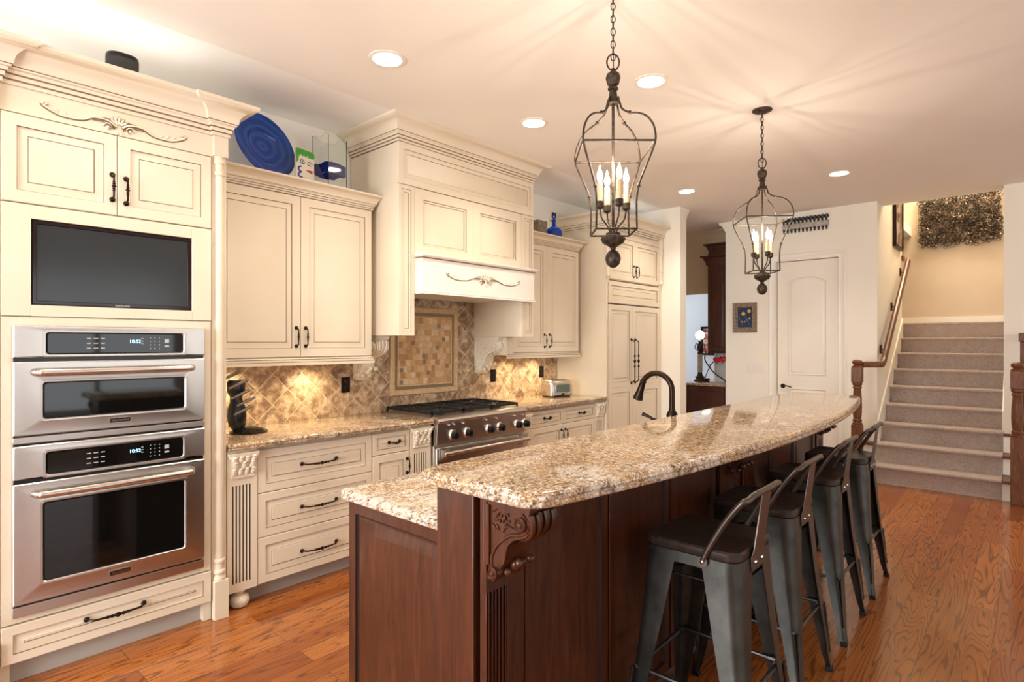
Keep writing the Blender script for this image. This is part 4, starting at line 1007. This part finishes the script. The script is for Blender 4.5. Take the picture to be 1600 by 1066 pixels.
pd.location = (2.092, 1.302, H); pd['label'] = 'iron cage lantern with four candle bulbs, nearer the camera'
dup(pd, (3.925, 1.306, H), 'iron cage lantern with four candle bulbs, farther away near the pantry door').rotation_euler[2] = -YAW-R(5)

# ------------------------------------------------------------------ things on the cabinets
def plate():
    t = thing('glass_platter', 'large round swirled blue glass platter leaning on top of the cabinet', 'platter', (1.66, 3.60, 2.466))
    tilt = Matrix.Rotation(R(-72), 3, 'X') @ Matrix.Identity(3)
    tilt = Matrix.Rotation(R(12), 3, 'Z') @ Matrix.Rotation(R(74), 3, 'X')
    c_ = Vector((1.66, 3.60, 2.466+.205))
    m = mat('swirled_blue_glass', rgb('#1B4FB8'), .06, 0, .6, trans=.3); n = NT(m)
    w = n.node('ShaderNodeTexWave', wave_type='RINGS', rings_direction='SPHERICAL', Scale=6., Distortion=7., Detail=3.)
    w.inputs['Detail Scale'].default_value = .6
    mp = n.n.new('ShaderNodeMapping'); tc = n.n.new('ShaderNodeTexCoord'); mp.inputs['Location'].default_value = (0, 0, -.205); n.L(tc.outputs['Object'], mp.inputs[0]); n.L(mp.outputs[0], w.inputs['Vector'])
    n.color(n.ramp(w.outputs['Fac'], [(0, rgb('#15409C')), (.6, rgb('#174BA8')), (1, rgb('#2261B6'))]))
    MB().lathe([(0, .0), (.09, .0), (.11, .006), (.125, .022), (.16, .030), (.212, .038), (.213, .044), (.16, .037), (.12, .030), (.105, .012), (.09, .007), (0, .007)], c_, 48, tilt).build('dish', m, t)
    s2 = MB().tube([(1.60, 3.50, 2.4665), (1.63, 3.60, 2.50), (1.65, 3.68, 2.62)], .003, 6); s2.tube([(1.74, 3.50, 2.4665), (1.72, 3.60, 2.50), (1.69, 3.68, 2.62)], .003, 6)
    s2.tube([(1.60, 3.50, 2.4665), (1.605, 3.50, 2.50)], .003, 6); s2.tube([(1.67, 3.76, 2.4665), (1.66, 3.68, 2.62)], .003, 6)
    s2.build('plate_stand', BLACK, t)
plate()
# glass face panel
GP = thing('glass_face_panel', 'small glass art panel painted with a green-haired face', 'art panel', (1.87, 3.46, 2.466))
gx, gy, gz = 1.865, 3.44, 2.466; ang = R(14)
def G(a, d, z): return (gx+a*cos(ang)-d*sin(ang), gy+a*sin(ang)+d*cos(ang), gz+z)
W2, HH = .075, .205
def gshape(mb, pts, d0, d1, m=0): mb.loops([[G(a, d0, z) for a, z in pts], [G(a, d1, z) for a, z in pts]], m)
b = MB(); gshape(b, rrect(-W2, W2, 0, HH, .012), .012, 0); b.build('panel', mat('frosted_cream_glass', rgb('#D9D2BE'), .2), GP)
b = MB(); hp = [(-W2+.001, .105), (-W2+.018, .125), (-W2+.022, .15), (-.035, .172), (-.01, .165), (.02, .175), (.05, .160), (W2-.001, .165), (W2-.001, .195), (W2-.012, HH-.001), (-W2+.012, HH-.001), (-W2+.001, .195)]
gshape(b, hp, -.0002, -.0022); 
for k in range(16): b.ell(G(-.065+.0085*k, -.002, .178+.012*sin(k*2.1)), (.008, .003, .008), 8, 5)
b.build('green_hair', mat('green_glass_paint', rgb('#3E9A35'), .25), GP)
b = MB()
for ex, ez in ((-.022, .125), (.038, .125)):
    pts = [(ex+.020*cos(a), ez+.014*sin(a)) for a in [2*pi*k/16 for k in range(16)]]; gshape(b, pts, -.0002, -.0016)
    pts = [(ex+.015*cos(a), ez+.009*sin(a)) for a in [2*pi*k/16 for k in range(16)]]; gshape(b, pts, -.0016, -.0022, 1)
    pts = [(ex+.006*cos(a), ez+.006*sin(a)) for a in [2*pi*k/12 for k in range(12)]]; gshape(b, pts, -.0022, -.0028, 2)
b.build('eyes', [mat('black_paint', rgb('#101418'), .3), mat('white_paint', rgb('#E8E8E4'), .3), mat('teal_paint', rgb('#2A6B78'), .3)], GP)
b = MB(); b.tube(spl([G(-.035, -.002, .093), G(-.052, -.002, .085), (G(-.052, -.002, .066)), G(-.032, -.002, .060), G(-.050, -.002, .048), G(-.052, -.002, .030), G(-.025, -.002, .026)], 4), .005, 7); b.build('lips', mat('violet_paint', rgb('#2A2C8E'), .3), GP)
b = MB(); gshape(b, [(.005, .078), (.050, .066), (.060, .072), (.058, .085), (.030, .083)], -.0002, -.003); b.build('nose', mat('red_paint', rgb('#B3202A'), .3), GP)
# square glass vase with cobalt wave
VS = thing('glass_vase', 'tall square clear glass vase with a cobalt blue band', 'vase', (2.07, 3.50, 2.466))
vx, vy, vz, vw, vh = 2.075, 3.50, 2.466, .078, .345
va = R(10)
def V(a, b_, z): return (vx+a*cos(va)-b_*sin(va), vy+a*sin(va)+b_*cos(va), vz+z)
def vring(w_, z, wave=0): 
    out = []
    for c0, c1 in (((-1, -1), (1, -1)), ((1, -1), (1, 1)), ((1, 1), (-1, 1)), ((-1, 1), (-1, -1))):
        for k in range(6):
            t_ = k/6; a = c0[0]+(c1[0]-c0[0])*t_; b_ = c0[1]+(c1[1]-c0[1])*t_
            out.append(V(a*w_, b_*w_, z+wave*sin((a+b_*2)*2.2)))
    return out
b = MB(); b.loops([vring(vw, 0), vring(vw, vh, .012), vring(vw-.004, vh, .012), vring(vw-.004, .01)]); b.build('glass', GCLEAR, VS)
b = MB(); b.loops([vring(vw-.0055, .095, .006), vring(vw-.0055, .165, .005), vring(vw-.010, .165, .005), vring(vw-.010, .095, .006), vring(vw-.0055, .095, .006)], cap0=False, cap1=False); b.build('blue_band', GBLUED, VS)
# blue bottle and wooden block on the right cabinet
BT = thing('glass_bottle', 'round cobalt blue glass bottle with stopper on the right wall cabinet', 'bottle', (4.50, 3.475, 2.466))
MB().lathe([(.0, 0), (.070, 0), (.082, .010), (.086, .045), (.080, .075), (.060, .098), (.030, .112), (.020, .122), (.018, .165), (.026, .170), (.026, .176), (.012, .178), (0, .178)], (4.50, 3.475, 2.4665), 28).build('body', GBLUE, BT)
b = MB().lathe([(.012, .178), (.013, .192), (.009, .198), (0, .198)], (4.50, 3.475, 2.4665), 16); b.box(4.473, 4.527, 3.465, 3.485, 2.662, 2.718); b.build('stopper', GBLUED, BT, bevel=.004)
tag(MB().box(4.24, 4.38, 3.46, 3.56, 2.466, 2.61).build('wooden_block', paint('weathered_wood', rgb('#6E6252'), rgb('#9A8C76'), .7, 45), bevel=.004), 'weathered grey wooden block beside the blue bottle on the right cabinet', 'block')

# knife block with knives
KB = thing('knife_block', 'glossy black knife holder at the left end of the counter', 'knife block', (1.535, 3.50, .902))
MB().lathe([(0, .0), (.105, .0), (.107, .008), (.085, .020), (.045, .032), (0, .036)], (1.535, 3.50, .9025), 32).build('base', BLACK, KB)
b = MB(); L = []
for z, yy, w_, d_ in ((.925, 3.51, .030, .030), (.95, 3.515, .048, .038), (1.00, 3.52, .056, .042), (1.05, 3.52, .052, .040), (1.09, 3.525, .036, .034), (1.12, 3.53, .034, .032), (1.15, 3.53, .052, .036), (1.20, 3.53, .054, .036), (1.22, 3.53, .044, .030)):
    L.append([(1.472+w_*cos(2*pi*k/16), yy+d_*sin(2*pi*k/16), z) for k in range(16)])
b.loops(L); b.build('body', BLACK, KB)
KM = mat('knife_steel', rgb('#8C8178'), .35, .9)
for i, (xe, ze) in enumerate(((1.545, 1.065), (1.562, 1.117), (1.530, 1.162), (1.518, 1.222), (1.47, 1.272))):
    dr_ = Vector((.87, -.12, .42)).normalized(); p1 = Vector((xe, 3.475, ze)); l_ = .115; p0 = p1-dr_*l_
    kn = thing('knife', ['kitchen knife with steel handle, %s in the black knife holder' % q_ for q_ in ('lowest', 'second lowest', 'middle one', 'second highest', 'topmost')][i], 'knife', tuple(p0), 'knives in the black holder')
    MB().tube([p0, p0+dr_*l_*.5, p0+dr_*l_*.9, p1], [.008, .0095, .0115, .008], 8).build('handle', KM, kn)
# toaster
TS = thing('toaster', 'brushed steel toaster with a small front window', 'toaster', (4.61, 3.50, .902))
ta = R(-8)
def TT(a, b_, z): return (4.62+a*cos(ta)-b_*sin(ta), 3.53+a*sin(ta)+b_*cos(ta), .902+z)
L = []
for z, i_ in ((.012, .006), (.02, 0), (.11, 0), (.145, .008), (.165, .025), (.170, .045)):
    L.append([TT(p[0], p[1], z) for p in rrect(-.155+i_, .155-i_, -.085+i_, .085-i_, .03, 4)])
MB().loops(L).build('body', STEELB, TS)
def tslab(mb, a0, a1, z0_, z1_, d0, d1): q = rrect(a0, a1, z0_, z1_, .008, 3); mb.loops([[TT(p[0], d0, p[1]) for p in q], [TT(p[0], d1, p[1]) for p in q]])
b = MB(); tslab(b, -.105, .105, .040, .132, -.084, -.090); b.build('window_frame', CHROME, TS)
b = MB(); tslab(b, -.092, .092, .050, .122, -.0902, -.092); b.build('window', mat('dark_toaster_glass', rgb('#5F6B60'), .08), TS)
b = MB(); b.box(4.50, 4.74, 3.45, 3.61, .9025, .914); b.build('feet', BLACK, TS)
b = MB(); b.loops([[TT(a, b_, .1705) for a, b_ in ((-.11, -.018), (.11, -.018), (.11, .018), (-.11, .018))], [TT(a, b_, .172) for a, b_ in ((-.11, -.018), (.11, -.018), (.11, .018), (-.11, .018))]]); b.build('slot', BLACK, TS)
b = MB().lathe([(.010, 0), (.011, .012), (0, .014)], TT(0, -.086, .028), 12, Matrix.Rotation(pi/2, 3, 'X')); b.build('knob', BLACK, TS)

# ------------------------------------------------------------------ pantry door wall
D1 = MB(); FXn = lambda a, d, z: (XF+.03+d, a, z)
D1.box(XF+.035, XF+.07, 1.60, 2.252, .008, 2.40)
def archp(y0_, y1_, z0_, z1_, rise, ins, n=12):
    P = [(y0_+ins, z0_+ins), (y1_-ins, z0_+ins)]; w_ = y1_-y0_-2*ins
    for k in range(n+1):
        u = k/n; P.append((y1_-ins-w_*u, z1_-ins+rise*(1-(2*u-1)**2)))
    return P
for z0_, z1_, rise in ((1.06, 2.16, .055), (.22, .90, 0)):
    for seq in ([(0, .035), (.006, .030), (.014, .0345), (.020, .0345), (.045, .032), (.0451, .0345)],):
        L = [[(XF+dd, p[0], p[1]) for p in archp(1.725, 2.130, z0_, z1_, rise, ins)] for ins, dd in ((0, .0345), (.006, .026), (.016, .0345), (.020, .036), (.032, .031), (.046, .031))]
        D1.loops(L)
dd_ = struct(D1.build('door_1', DOORP, smooth=30))
b = MB().lathe([(.027, 0), (.027, .006), (.016, .010), (.010, .03), (.012, .045), (0, .047)], (XF+.035, 2.192, .925), 20, Matrix.Rotation(-pi/2, 3, 'Y'))
b.tube(spl([(XF-.006, 2.192, .925), (XF-.010, 2.15, .930), (XF-.008, 2.11, .922), (XF-.006, 2.09, .912)], 4), [.009]*3+[.007]*10, 8) if 0 else b.tube(spl([(XF-.006, 2.192, .925), (XF-.010, 2.15, .930), (XF-.008, 2.11, .922), (XF-.006, 2.09, .912)], 4), .007, 8)
b.build('door_handle', BRONZE, dd_)
b = MB(); cw = .085
CPr = [(0, 0), (0, -.010), (.010, -.018), (.022, -.018), (.030, -.013), (cw-.012, -.010), (cw-.004, -.014), (cw, -.006), (cw, 0)]
L = []
for (yc, zc, sy, sz) in ((1.594, 0, -1, 0), (1.594, 2.405, -1, 1), (2.258, 2.405, 1, 1), (2.258, 0, 1, 0)):
    L.append([(XF+dd, yc+sy*(cw-o_), zc+sz*(cw-o_)) for o_, dd in CPr])
b.loops(L); struct(b.build('trim_5', TRIM))
# key/spoon rack above the door: silver bar with dark pegs
RK = thing('peg_rack', 'long narrow silver wall rack with a row of dark hooks above the door', 'rack', (XF, 1.94, 2.82))
yA, yB_ = 2.185, 1.685
b = MB(); b.box(XF-.018, XF-.001, yB_, yA, 2.775, 2.835); b.build('bar', paint('hammered_silver', rgb('#8E8579'), rgb('#C9C1B4'), .35, 60), RK, bevel=.004)
for k in range(12):
    y_ = yA-.022-k*(yA-yB_-.044)/11
    b = MB(); pts = [(XF-.022, y_+.014*cos(a), 2.882+.017*sin(a)) for a in [R(-60)+i*R(300)/10 for i in range(11)]]
    b.tube(pts, .0095, 7); b.tube([(XF-.022, y_+.006, 2.868), (XF-.020, y_+.004, 2.836)], .010, 7)
    b.tube([(XF-.012, y_+.004, 2.775), (XF-.014, y_+.002, 2.730)], [.014, .007], 7); b.build('hook', BLACK, RK)
# framed picture
def framed(name, label, y0_, y1_, z0_, z1_, x, fm, am, fw, cat='picture'):
    t = thing(name, label, cat, (x, (y0_+y1_)/2, z0_))
    MB().rpanel(y0_, y1_, z0_, z1_, [(0, 0, 0), (0, -.018, 0), (.006, -.026, 0), (fw*.5, -.020, 0), (fw*.8, -.026, 0), (fw, -.012, 0), (fw+.001, -.008, 0)], lambda a, d, z: (x+d, a, z)).build('frame', fm, t)
    MB().box(x-.0095, x-.0082, y0_+fw+.001, y1_-fw-.001, z0_+fw+.001, z1_-fw-.001).build('artwork', am, t); return t
ORN = paint('ornate_bronze_frame', rgb('#5D4836'), rgb('#A99274'), .45, 70)
def splash(name, bg, cols, sc):
    m = mat(name, bg, .5); t = NT(m); v = t.node('ShaderNodeTexVoronoi', Scale=sc); t.L(t.coords(gen='World'), v.inputs['Vector'])
    t.color(t.ramp(v.outputs['Color'], [(i/len(cols), c_) for i, c_ in enumerate(cols)])); return m
PIC = framed('framed_picture', 'small blue flower picture in a wide bronze frame left of the door', 2.482, 2.775, 1.57, 1.935, XF-.001, ORN, mat('dark_blue_canvas', rgb('#16264E'), .5), .062)
b = MB(); 
for y_, z_, r_ in ((2.645, 1.80, .024), (2.575, 1.83, .022), (2.66, 1.70, .010), (2.63, 1.70, .010), (2.60, 1.72, .009), (2.57, 1.74, .012)):
    b.ell((XF-.0108, y_, z_), (.003, r_, r_), 12, 6)
b.build('yellow_flowers', mat('yellow_paint', rgb('#D8B43C'), .5), PIC)
b = MB(); b.tube(spl([(XF-.0108, 2.70, 1.86), (XF-.0108, 2.69, 1.74), (XF-.0108, 2.65, 1.645)], 4), .003, 6); b.tube(spl([(XF-.0108, 2.57, 1.66), (XF-.0108, 2.60, 1.72), (XF-.0108, 2.64, 1.79)], 4), .003, 6); b.build('stems', mat('green_paint', rgb('#4E7A68'), .5), PIC)
def switches(y0_, y1_, z0_, z1_, n_, label):
    t = thing('light_switch', label, 'light switch', (XF, (y0_+y1_)/2, z0_))
    MB().box(XF-.006, XF-.0005, y0_, y1_, z0_, z1_).build('plate', WHITEP, t, bevel=.002)
    w_ = (y1_-y0_)/n_
    for k in range(n_): MB().box(XF-.011, XF-.006, y0_+w_*(k+.5)-.007, y0_+w_*(k+.5)+.007, (z0_+z1_)/2-.022, (z0_+z1_)/2+.022).build('toggle', WHITEP, t, bevel=.002)
switches(2.408, 2.612, 1.07, 1.19, 4, 'wide white four-gang light switch left of the pantry door')
switches(1.435, 1.500, 1.06, 1.19, 1, 'single white light switch right of the pantry door beside the newel')

# ------------------------------------------------------------------ staircase
SC = thing('staircase', 'carpeted staircase with white risers rising to a landing', 'staircase', (6.9, .7, 0))
X0, RUN, RISE = 6.895, .264, .188
for k in range(9):
    xk = X0+k*RUN; zt = RISE*(k+1); x2 = xk+RUN if k < 8 else 10.05
    ya, yb_ = (.184, 1.216)
    if k == 8: x2 = 8.98+.0
    P = [(xk+.012, RISE*k+.001 if k == 0 else RISE*k-.002), (xk+.012, zt-.05), (xk+.0, zt-.034), (xk-.010, zt-.024), (xk-.012, zt-.014), (xk-.008, zt-.005), (xk+.002, zt), (x2+.02, zt), (x2+.02, RISE*k+.001)]
    if k: P = [(a, max(z, .001)) for a, z in P]
    MB().prism(P, lambda p: (p[0], ya, p[1]), lambda p: (p[0], yb_, p[1])).build('carpet_step', CARPET, SC, smooth=60)
MB().box(X0+8*RUN+.02+.264-.2, 10.045, .184, 3.38, 1.58, RISE*9).build('landing', CARPET, SC)
for k in range(3): MB().box(9.0, 10.045, 1.40+.26*k, 3.38, RISE*(9+k)+.001, RISE*(10+k)).build('carpet_step', CARPET, SC, bevel=.01)
# open ends: white risers and wood treads each side
for (ya, yb_, ks) in ((1.217, 1.36, (0, 1)), (.03, .183, (0, 1, 2))):
    for k in ks:
        xk = X0+k*RUN; x2 = XF-.001 if yb_ > 1 else 7.355
        if yb_ > 1 or k < 2:
            MB().box(xk+.02, x2, ya, yb_, RISE*k+.002 if k else .0, RISE*(k+1)-.032).build('riser', TRIM, SC)
            MB().box(xk-.012, x2, ya, yb_, RISE*(k+1)-.031, RISE*(k+1)-.002).build('wood_tread', OAK, SC, bevel=.006)
        else:
            MB().box(xk-.072, 7.355, ya, yb_, RISE*k+.002, RISE*(k+1)-.032).build('riser', TRIM, SC)
            MB().box(xk-.090, 7.357, ya, yb_, RISE*(k+1)-.031, RISE*(k+1)-.002).build('wood_tread', OAK, SC, bevel=.006)
# skirt boards on stair walls
for ya, yb_, xs0 in ((1.204, 1.2195, XF+.0), (.1805, .196, 7.50)):
    xe = 8.9; z_at = lambda x: RISE+(x-X0)/RUN*RISE
    P = [(xs0, z_at(xs0)-.15), (xs0, z_at(xs0)+.14), (xe, z_at(xe)+.14), (xe, z_at(xe)-.15)]
    struct(MB().prism(P, lambda p: (p[0], ya, p[1]), lambda p: (p[0], yb_, p[1])).build('baseboard_stairs_%s' % ('left' if ya > 1 else 'right'), TRIM))
P = [(1.15, 1.70), (1.15, 1.80), (1.42, 1.80), (2.6, 2.62), (2.6, 2.4), (1.5, 1.70)]
struct(MB().prism([(1.41, 1.70), (1.41, 1.80), (1.42, 1.83), (2.6, 2.68), (2.6, 2.48)], lambda p: (10.036, p[0], p[1]), lambda p: (10.0495, p[0], p[1])).build('trim_6', TRIM))
def newel(x, y, label, top=1.26):
    t = thing('newel_post', label, 'newel post', (x, y, 0), 'turned newel posts at the foot of the stairs'); s_ = .048
    MB().box(x-s_, x+s_, y-s_, y+s_, 0, .60).build('block', OAK, t, bevel=.006); MB().box(x-s_, x+s_, y-s_, y+s_, 1.03, 1.19).build('block', OAK, t, bevel=.006)
    MB().lathe([(.044, .60), (.046, .615), (.036, .625), (.042, .635), (.042, .65), (.034, .66), (.040, .70), (.043, .78), (.040, .88), (.033, .96), (.041, .975), (.041, .985), (.034, .995), (.045, 1.01), (.045, 1.03)], (x, y, 0), 24).build('turning', OAK, t)
    MB().lathe([(.046, 1.19), (.048, 1.20), (.034, 1.208), (.030, 1.215), (.044, 1.225), (.048, 1.240), (.042, 1.256), (.022, 1.266), (0, 1.268)], (x, y, 0), 24).build('finial', OAK, t)
newel(6.80, 1.315, 'turned oak newel post left of the stairs, beside the island end')
newel(6.825, .075, 'turned oak newel post at the right edge of the stairs')
# wall handrail with volute to newel
HR = thing('handrail', 'sloping oak handrail on the left wall of the stairs', 'handrail', (7.2, 1.15, 1.2))
pts = spl([(6.853, 1.285, 1.215), (6.92, 1.24, 1.215), (7.00, 1.16, 1.215), (7.10, 1.15, 1.22), (7.20, 1.15, 1.255), (7.30, 1.15, 1.33), (7.45, 1.15, 1.44), (8.0, 1.15, 1.85), (8.5, 1.15, 2.22), (8.88, 1.15, 2.50)], 5)
b = MB(); L = []
for i, p in enumerate(pts):
    tn = (pts[min(i+1, len(pts)-1)]-pts[max(i-1, 0)]).normalized(); side = Vector((-tn.y, tn.x, 0)).normalized(); up = side.cross(tn)*-1
    if up.z < 0: up = -up
    L.append([p+side*a*.030+up*c_*.030 for a, c_ in ((-.8, -1), (.8, -1), (1, -.5), (.85, .3), (.55, .9), (0, 1.1), (-.55, .9), (-.85, .3), (-1, -.5))])
b.loops(L); b.build('rail', OAK, HR)
for x in (7.45, 8.12, 8.75):
    z = 1.44+(x-7.45)*.742
    b = MB(); b.box(x-.03, x+.03, 1.205, 1.2195, z-.12, z-.02); b.tube(spl([(x, 1.205, z-.07), (x, 1.165, z-.072), (x, 1.15, z-.03)], 4), .008, 8); b.build('bracket', BRONZE, HR, bevel=.002)
b = MB(); b.box(8.86, 9.0, 1.20, 1.36, 2.50, 2.56); b.box(8.90, 8.96, 1.345, 1.9, 2.53, 2.58); b.build('landing_cap', OAK, HR, bevel=.006)
# right rail stub above the right newel
RR = thing('stair_rail_cap', 'square oak rail end and post above the right newel', 'rail', (7.2, .02, 1.2))
b = MB(); b.box(7.10, 7.34, -.02, .07, 1.45, 1.53); b.box(7.14, 7.22, -.01, .06, .58, 1.45); b.build('post', OAK, RR, bevel=.006)
# framed art on the stair wall
SA = thing('framed_picture', 'tall dark framed picture high on the left stair wall', 'picture', (8.45, 1.22, 2.6))
z0_ = 2.62; 
MB().rpanel(8.22, 8.78, 2.60, 3.42, [(0, .035, 0), (0, .004, 0), (.004, 0, 0), (.03, 0, 0), (.034, .012, 0), (.035, .014, 0)], lambda a, d, z: (a, 1.183+d, z)).build('frame', BRONZE, SA)
MB().box(8.256, 8.744, 1.1955, 1.1965, 2.636, 3.384).build('artwork', splash('mottled_art', rgb('#5A3A26'), [rgb('#2A1F1A'), rgb('#8E4A2A'), rgb('#B9B2A6'), rgb('#3A2A22'), rgb('#6B5A4C')], 16), SA)
# ring wall sculpture
rs = random.Random(3); b = MB()
for k in range(1050):
    y_ = rs.uniform(.275, 1.16); z = rs.uniform(2.80, 3.52)+rs.uniform(-.04, .04); r_ = rs.uniform(.018, .032); a1 = rs.uniform(-.9, .9); a2 = rs.uniform(0, pi)
    M3 = Matrix.Rotation(a2, 3, 'X') @ Matrix.Rotation(a1, 3, 'Y'); c0 = Vector((10.0-rs.uniform(0, .03), y_, z))
    b.tube([c0+M3 @ Vector((0, r_*cos(2*pi*j/9), r_*sin(2*pi*j/9))) for j in range(9)], .0042, 4, closed=True, m=0 if rs.random() < .75 else 1)
tag(b.build('ring_sculpture', [mat('dark_bronze_rings', rgb('#4A4036'), .45, .6), mat('copper_rings', rgb('#8E7A68'), .35, .8)]), 'large wall hanging of many interlocked metal rings above the stair landing', 'wall sculpture')

# ------------------------------------------------------------------ butler's pantry
PC = thing('base_cabinet', 'dark cherry base cabinet in the pantry under the lamp', 'cabinet', (7.8, 3.2, 0))
MB().box(7.33, 8.5, 2.89, 3.45, 0, .872).build('body', CHERRY, PC)
MB().rpanel(2.90, 3.45, .08, .87, [(0, .02, 0), (0, .002, 0), (.002, 0, 0), (.06, 0, 0), (.064, .008, 1), (.07, .01, 0), (.10, .003, 0), (.101, .003, 0)], lambda a, d, z: (7.309+d, a, z)).build('door', [CHERRY, CHERRYD], PC)
tag(slab('countertop', [(7.29, 2.885), (8.56, 2.885), (8.56, 3.485), (7.29, 3.485)], .8725, .910, GRANITE), 'granite counter in the pantry holding the lamp and red hearts', 'countertop')
PU = thing('wall_cabinet', 'dark cherry wall cabinet with stacked crown in the pantry', 'cabinet', (7.55, 3.0, 1.3))
MB().box(7.43, 7.695, 2.89, 3.165, 1.30, 2.62).build('body', CHERRY, PU)
MB().rpanel(2.895, 3.16, 1.33, 2.46, [(0, .02, 0), (0, .002, 0), (.002, 0, 0), (.05, 0, 0), (.054, .008, 1), (.06, .010, 0), (.08, .003, 0), (.081, .003, 0)], lambda a, d, z: (7.409+d, a, z)).build('door', [CHERRY, CHERRYD], PU)
PCR = lambda z0, h, p: [(o*p, z0+z*h, 0) for o, z in ((0, 0), (.2, .0), (.2, .25), (.35, .4), (.6, .75), (1, .85), (1, 1), (0, 1))]
b = MB(); b.sweep([(7.695, 3.166), (7.41, 3.166), (7.41, 2.89)], [(-o if 0 else o, z, m) for o, z, m in PCR(2.46, .12, .07)][::1])
b.sweep([(7.695, 3.14), (7.44, 3.14), (7.44, 2.89)], PCR(2.62, .12, .07)); b.box(7.44, 7.69, 2.89, 3.14, 2.6, 2.73); b.build('crown_moulding', CHERRY, PU)
LP = thing('table_lamp', 'tall ornate lamp with glowing round white globe on the pantry counter', 'lamp', (7.66, 3.40, .91))
lx, ly = 7.70, 3.395
MB().lathe([(0, 0), (.085, 0), (.085, .012), (.06, .02), (.055, .04), (.07, .05), (.07, .06), (.045, .07), (.035, .09), (.030, .12)], (lx, ly, .911), 8).build('foot', IRON, LP)
MB().lathe([(.030, .12), (.034, .13), (.034, .36), (.030, .37), (0, .37)], (lx, ly, .911), 20).build('stone_stem', paint('alabaster', rgb('#C9C0A6'), rgb('#A89C80'), .3, 40), LP)
b = MB().lathe([(.028, .37), (.035, .39), (.020, .41), (.040, .44), (.045, .47), (.022, .50), (.018, .54), (.030, .55), (0, .56)], (lx, ly, .911), 16)
for k in range(4):
    a = k*pi/2; b.tube(spl([(lx+.02*cos(a), ly+.02*sin(a), 1.32), (lx+.07*cos(a), ly+.07*sin(a), 1.36), (lx+.06*cos(a), ly+.06*sin(a), 1.42), (lx+.025*cos(a), ly+.025*sin(a), 1.42)], 4), .006, 6)
b.build('metal_work', IRON, LP)
MB().ell((lx, ly, 1.545), (.062, .062, .062), 20, 12).build('globe', mat('lit_globe', (1, .95, .85, 1), .4, emit=(1, .86, .66, 1), es=6), LP)
HT = thing('heart_sculpture', 'wire sculpture with two red glass hearts on the pantry counter', 'sculpture', (7.55, 3.08, .91))
b = MB(); hx, hy = 7.50, 3.08
b.tube(spl([(hx, hy+.14, 1.33), (hx, hy+.16, 1.22), (hx, hy+.10, 1.12), (hx, hy+.02, 1.03), (hx, hy-.08, .965), (hx, hy-.13, .925), (hx, hy-.12, .914)], 5), .009, 8)
b.tube(spl([(hx, hy+.17, .916), (hx, hy+.13, 1.04), (hx, hy+.08, 1.14), (hx, hy+.03, 1.20), (hx, hy-.0, 1.24)], 5), .006, 8)
b.tube(spl([(hx, hy+.12, 1.14), (hx, hy+.04, 1.18), (hx, hy-.03, 1.33), (hx, hy-.10, 1.30), (hx, hy-.08, 1.20)], 5), .004, 8)
b.build('wire_stand', IRON, HT)
REDG = mat('red_glass', rgb('#C81E22'), .08, 0, .6)
for cy, cz in ((hy-.005, 1.21), (hy-.085, 1.22)):
    P = []
    for k in range(28):
        a = 2*pi*k/28; P.append((.0032*16*sin(a)**3, .0032*(13*cos(a)-5*cos(2*a)-2*cos(3*a)-cos(4*a))))
    b = MB(); L = [[(hx-.002+d, cy+p[0]*s_, cz+p[1]*s_) for p in P] for d, s_ in ((-.022, .3), (-.018, .7), (-.008, .95), (0, 1), (.008, .95), (.018, .7), (.022, .3))]
    b.loops(L); b.build('heart', REDG, HT)
tag(MB().box(7.62, 7.69, 3.25, 3.30, .911, .955).build('small_black_box', BLACK, bevel=.003), 'small black box beside the lamp foot on the pantry counter', 'box')
framed('framed_picture', 'tall red and black framed picture behind the lamp in the pantry', 3.93, 4.30, 1.22, 1.72, 9.798, BRONZE, splash('red_art', rgb('#C0503A'), [rgb('#C8452F'), rgb('#E0D8CC'), rgb('#7A2A20'), rgb('#D06A4A')], 22), .035)
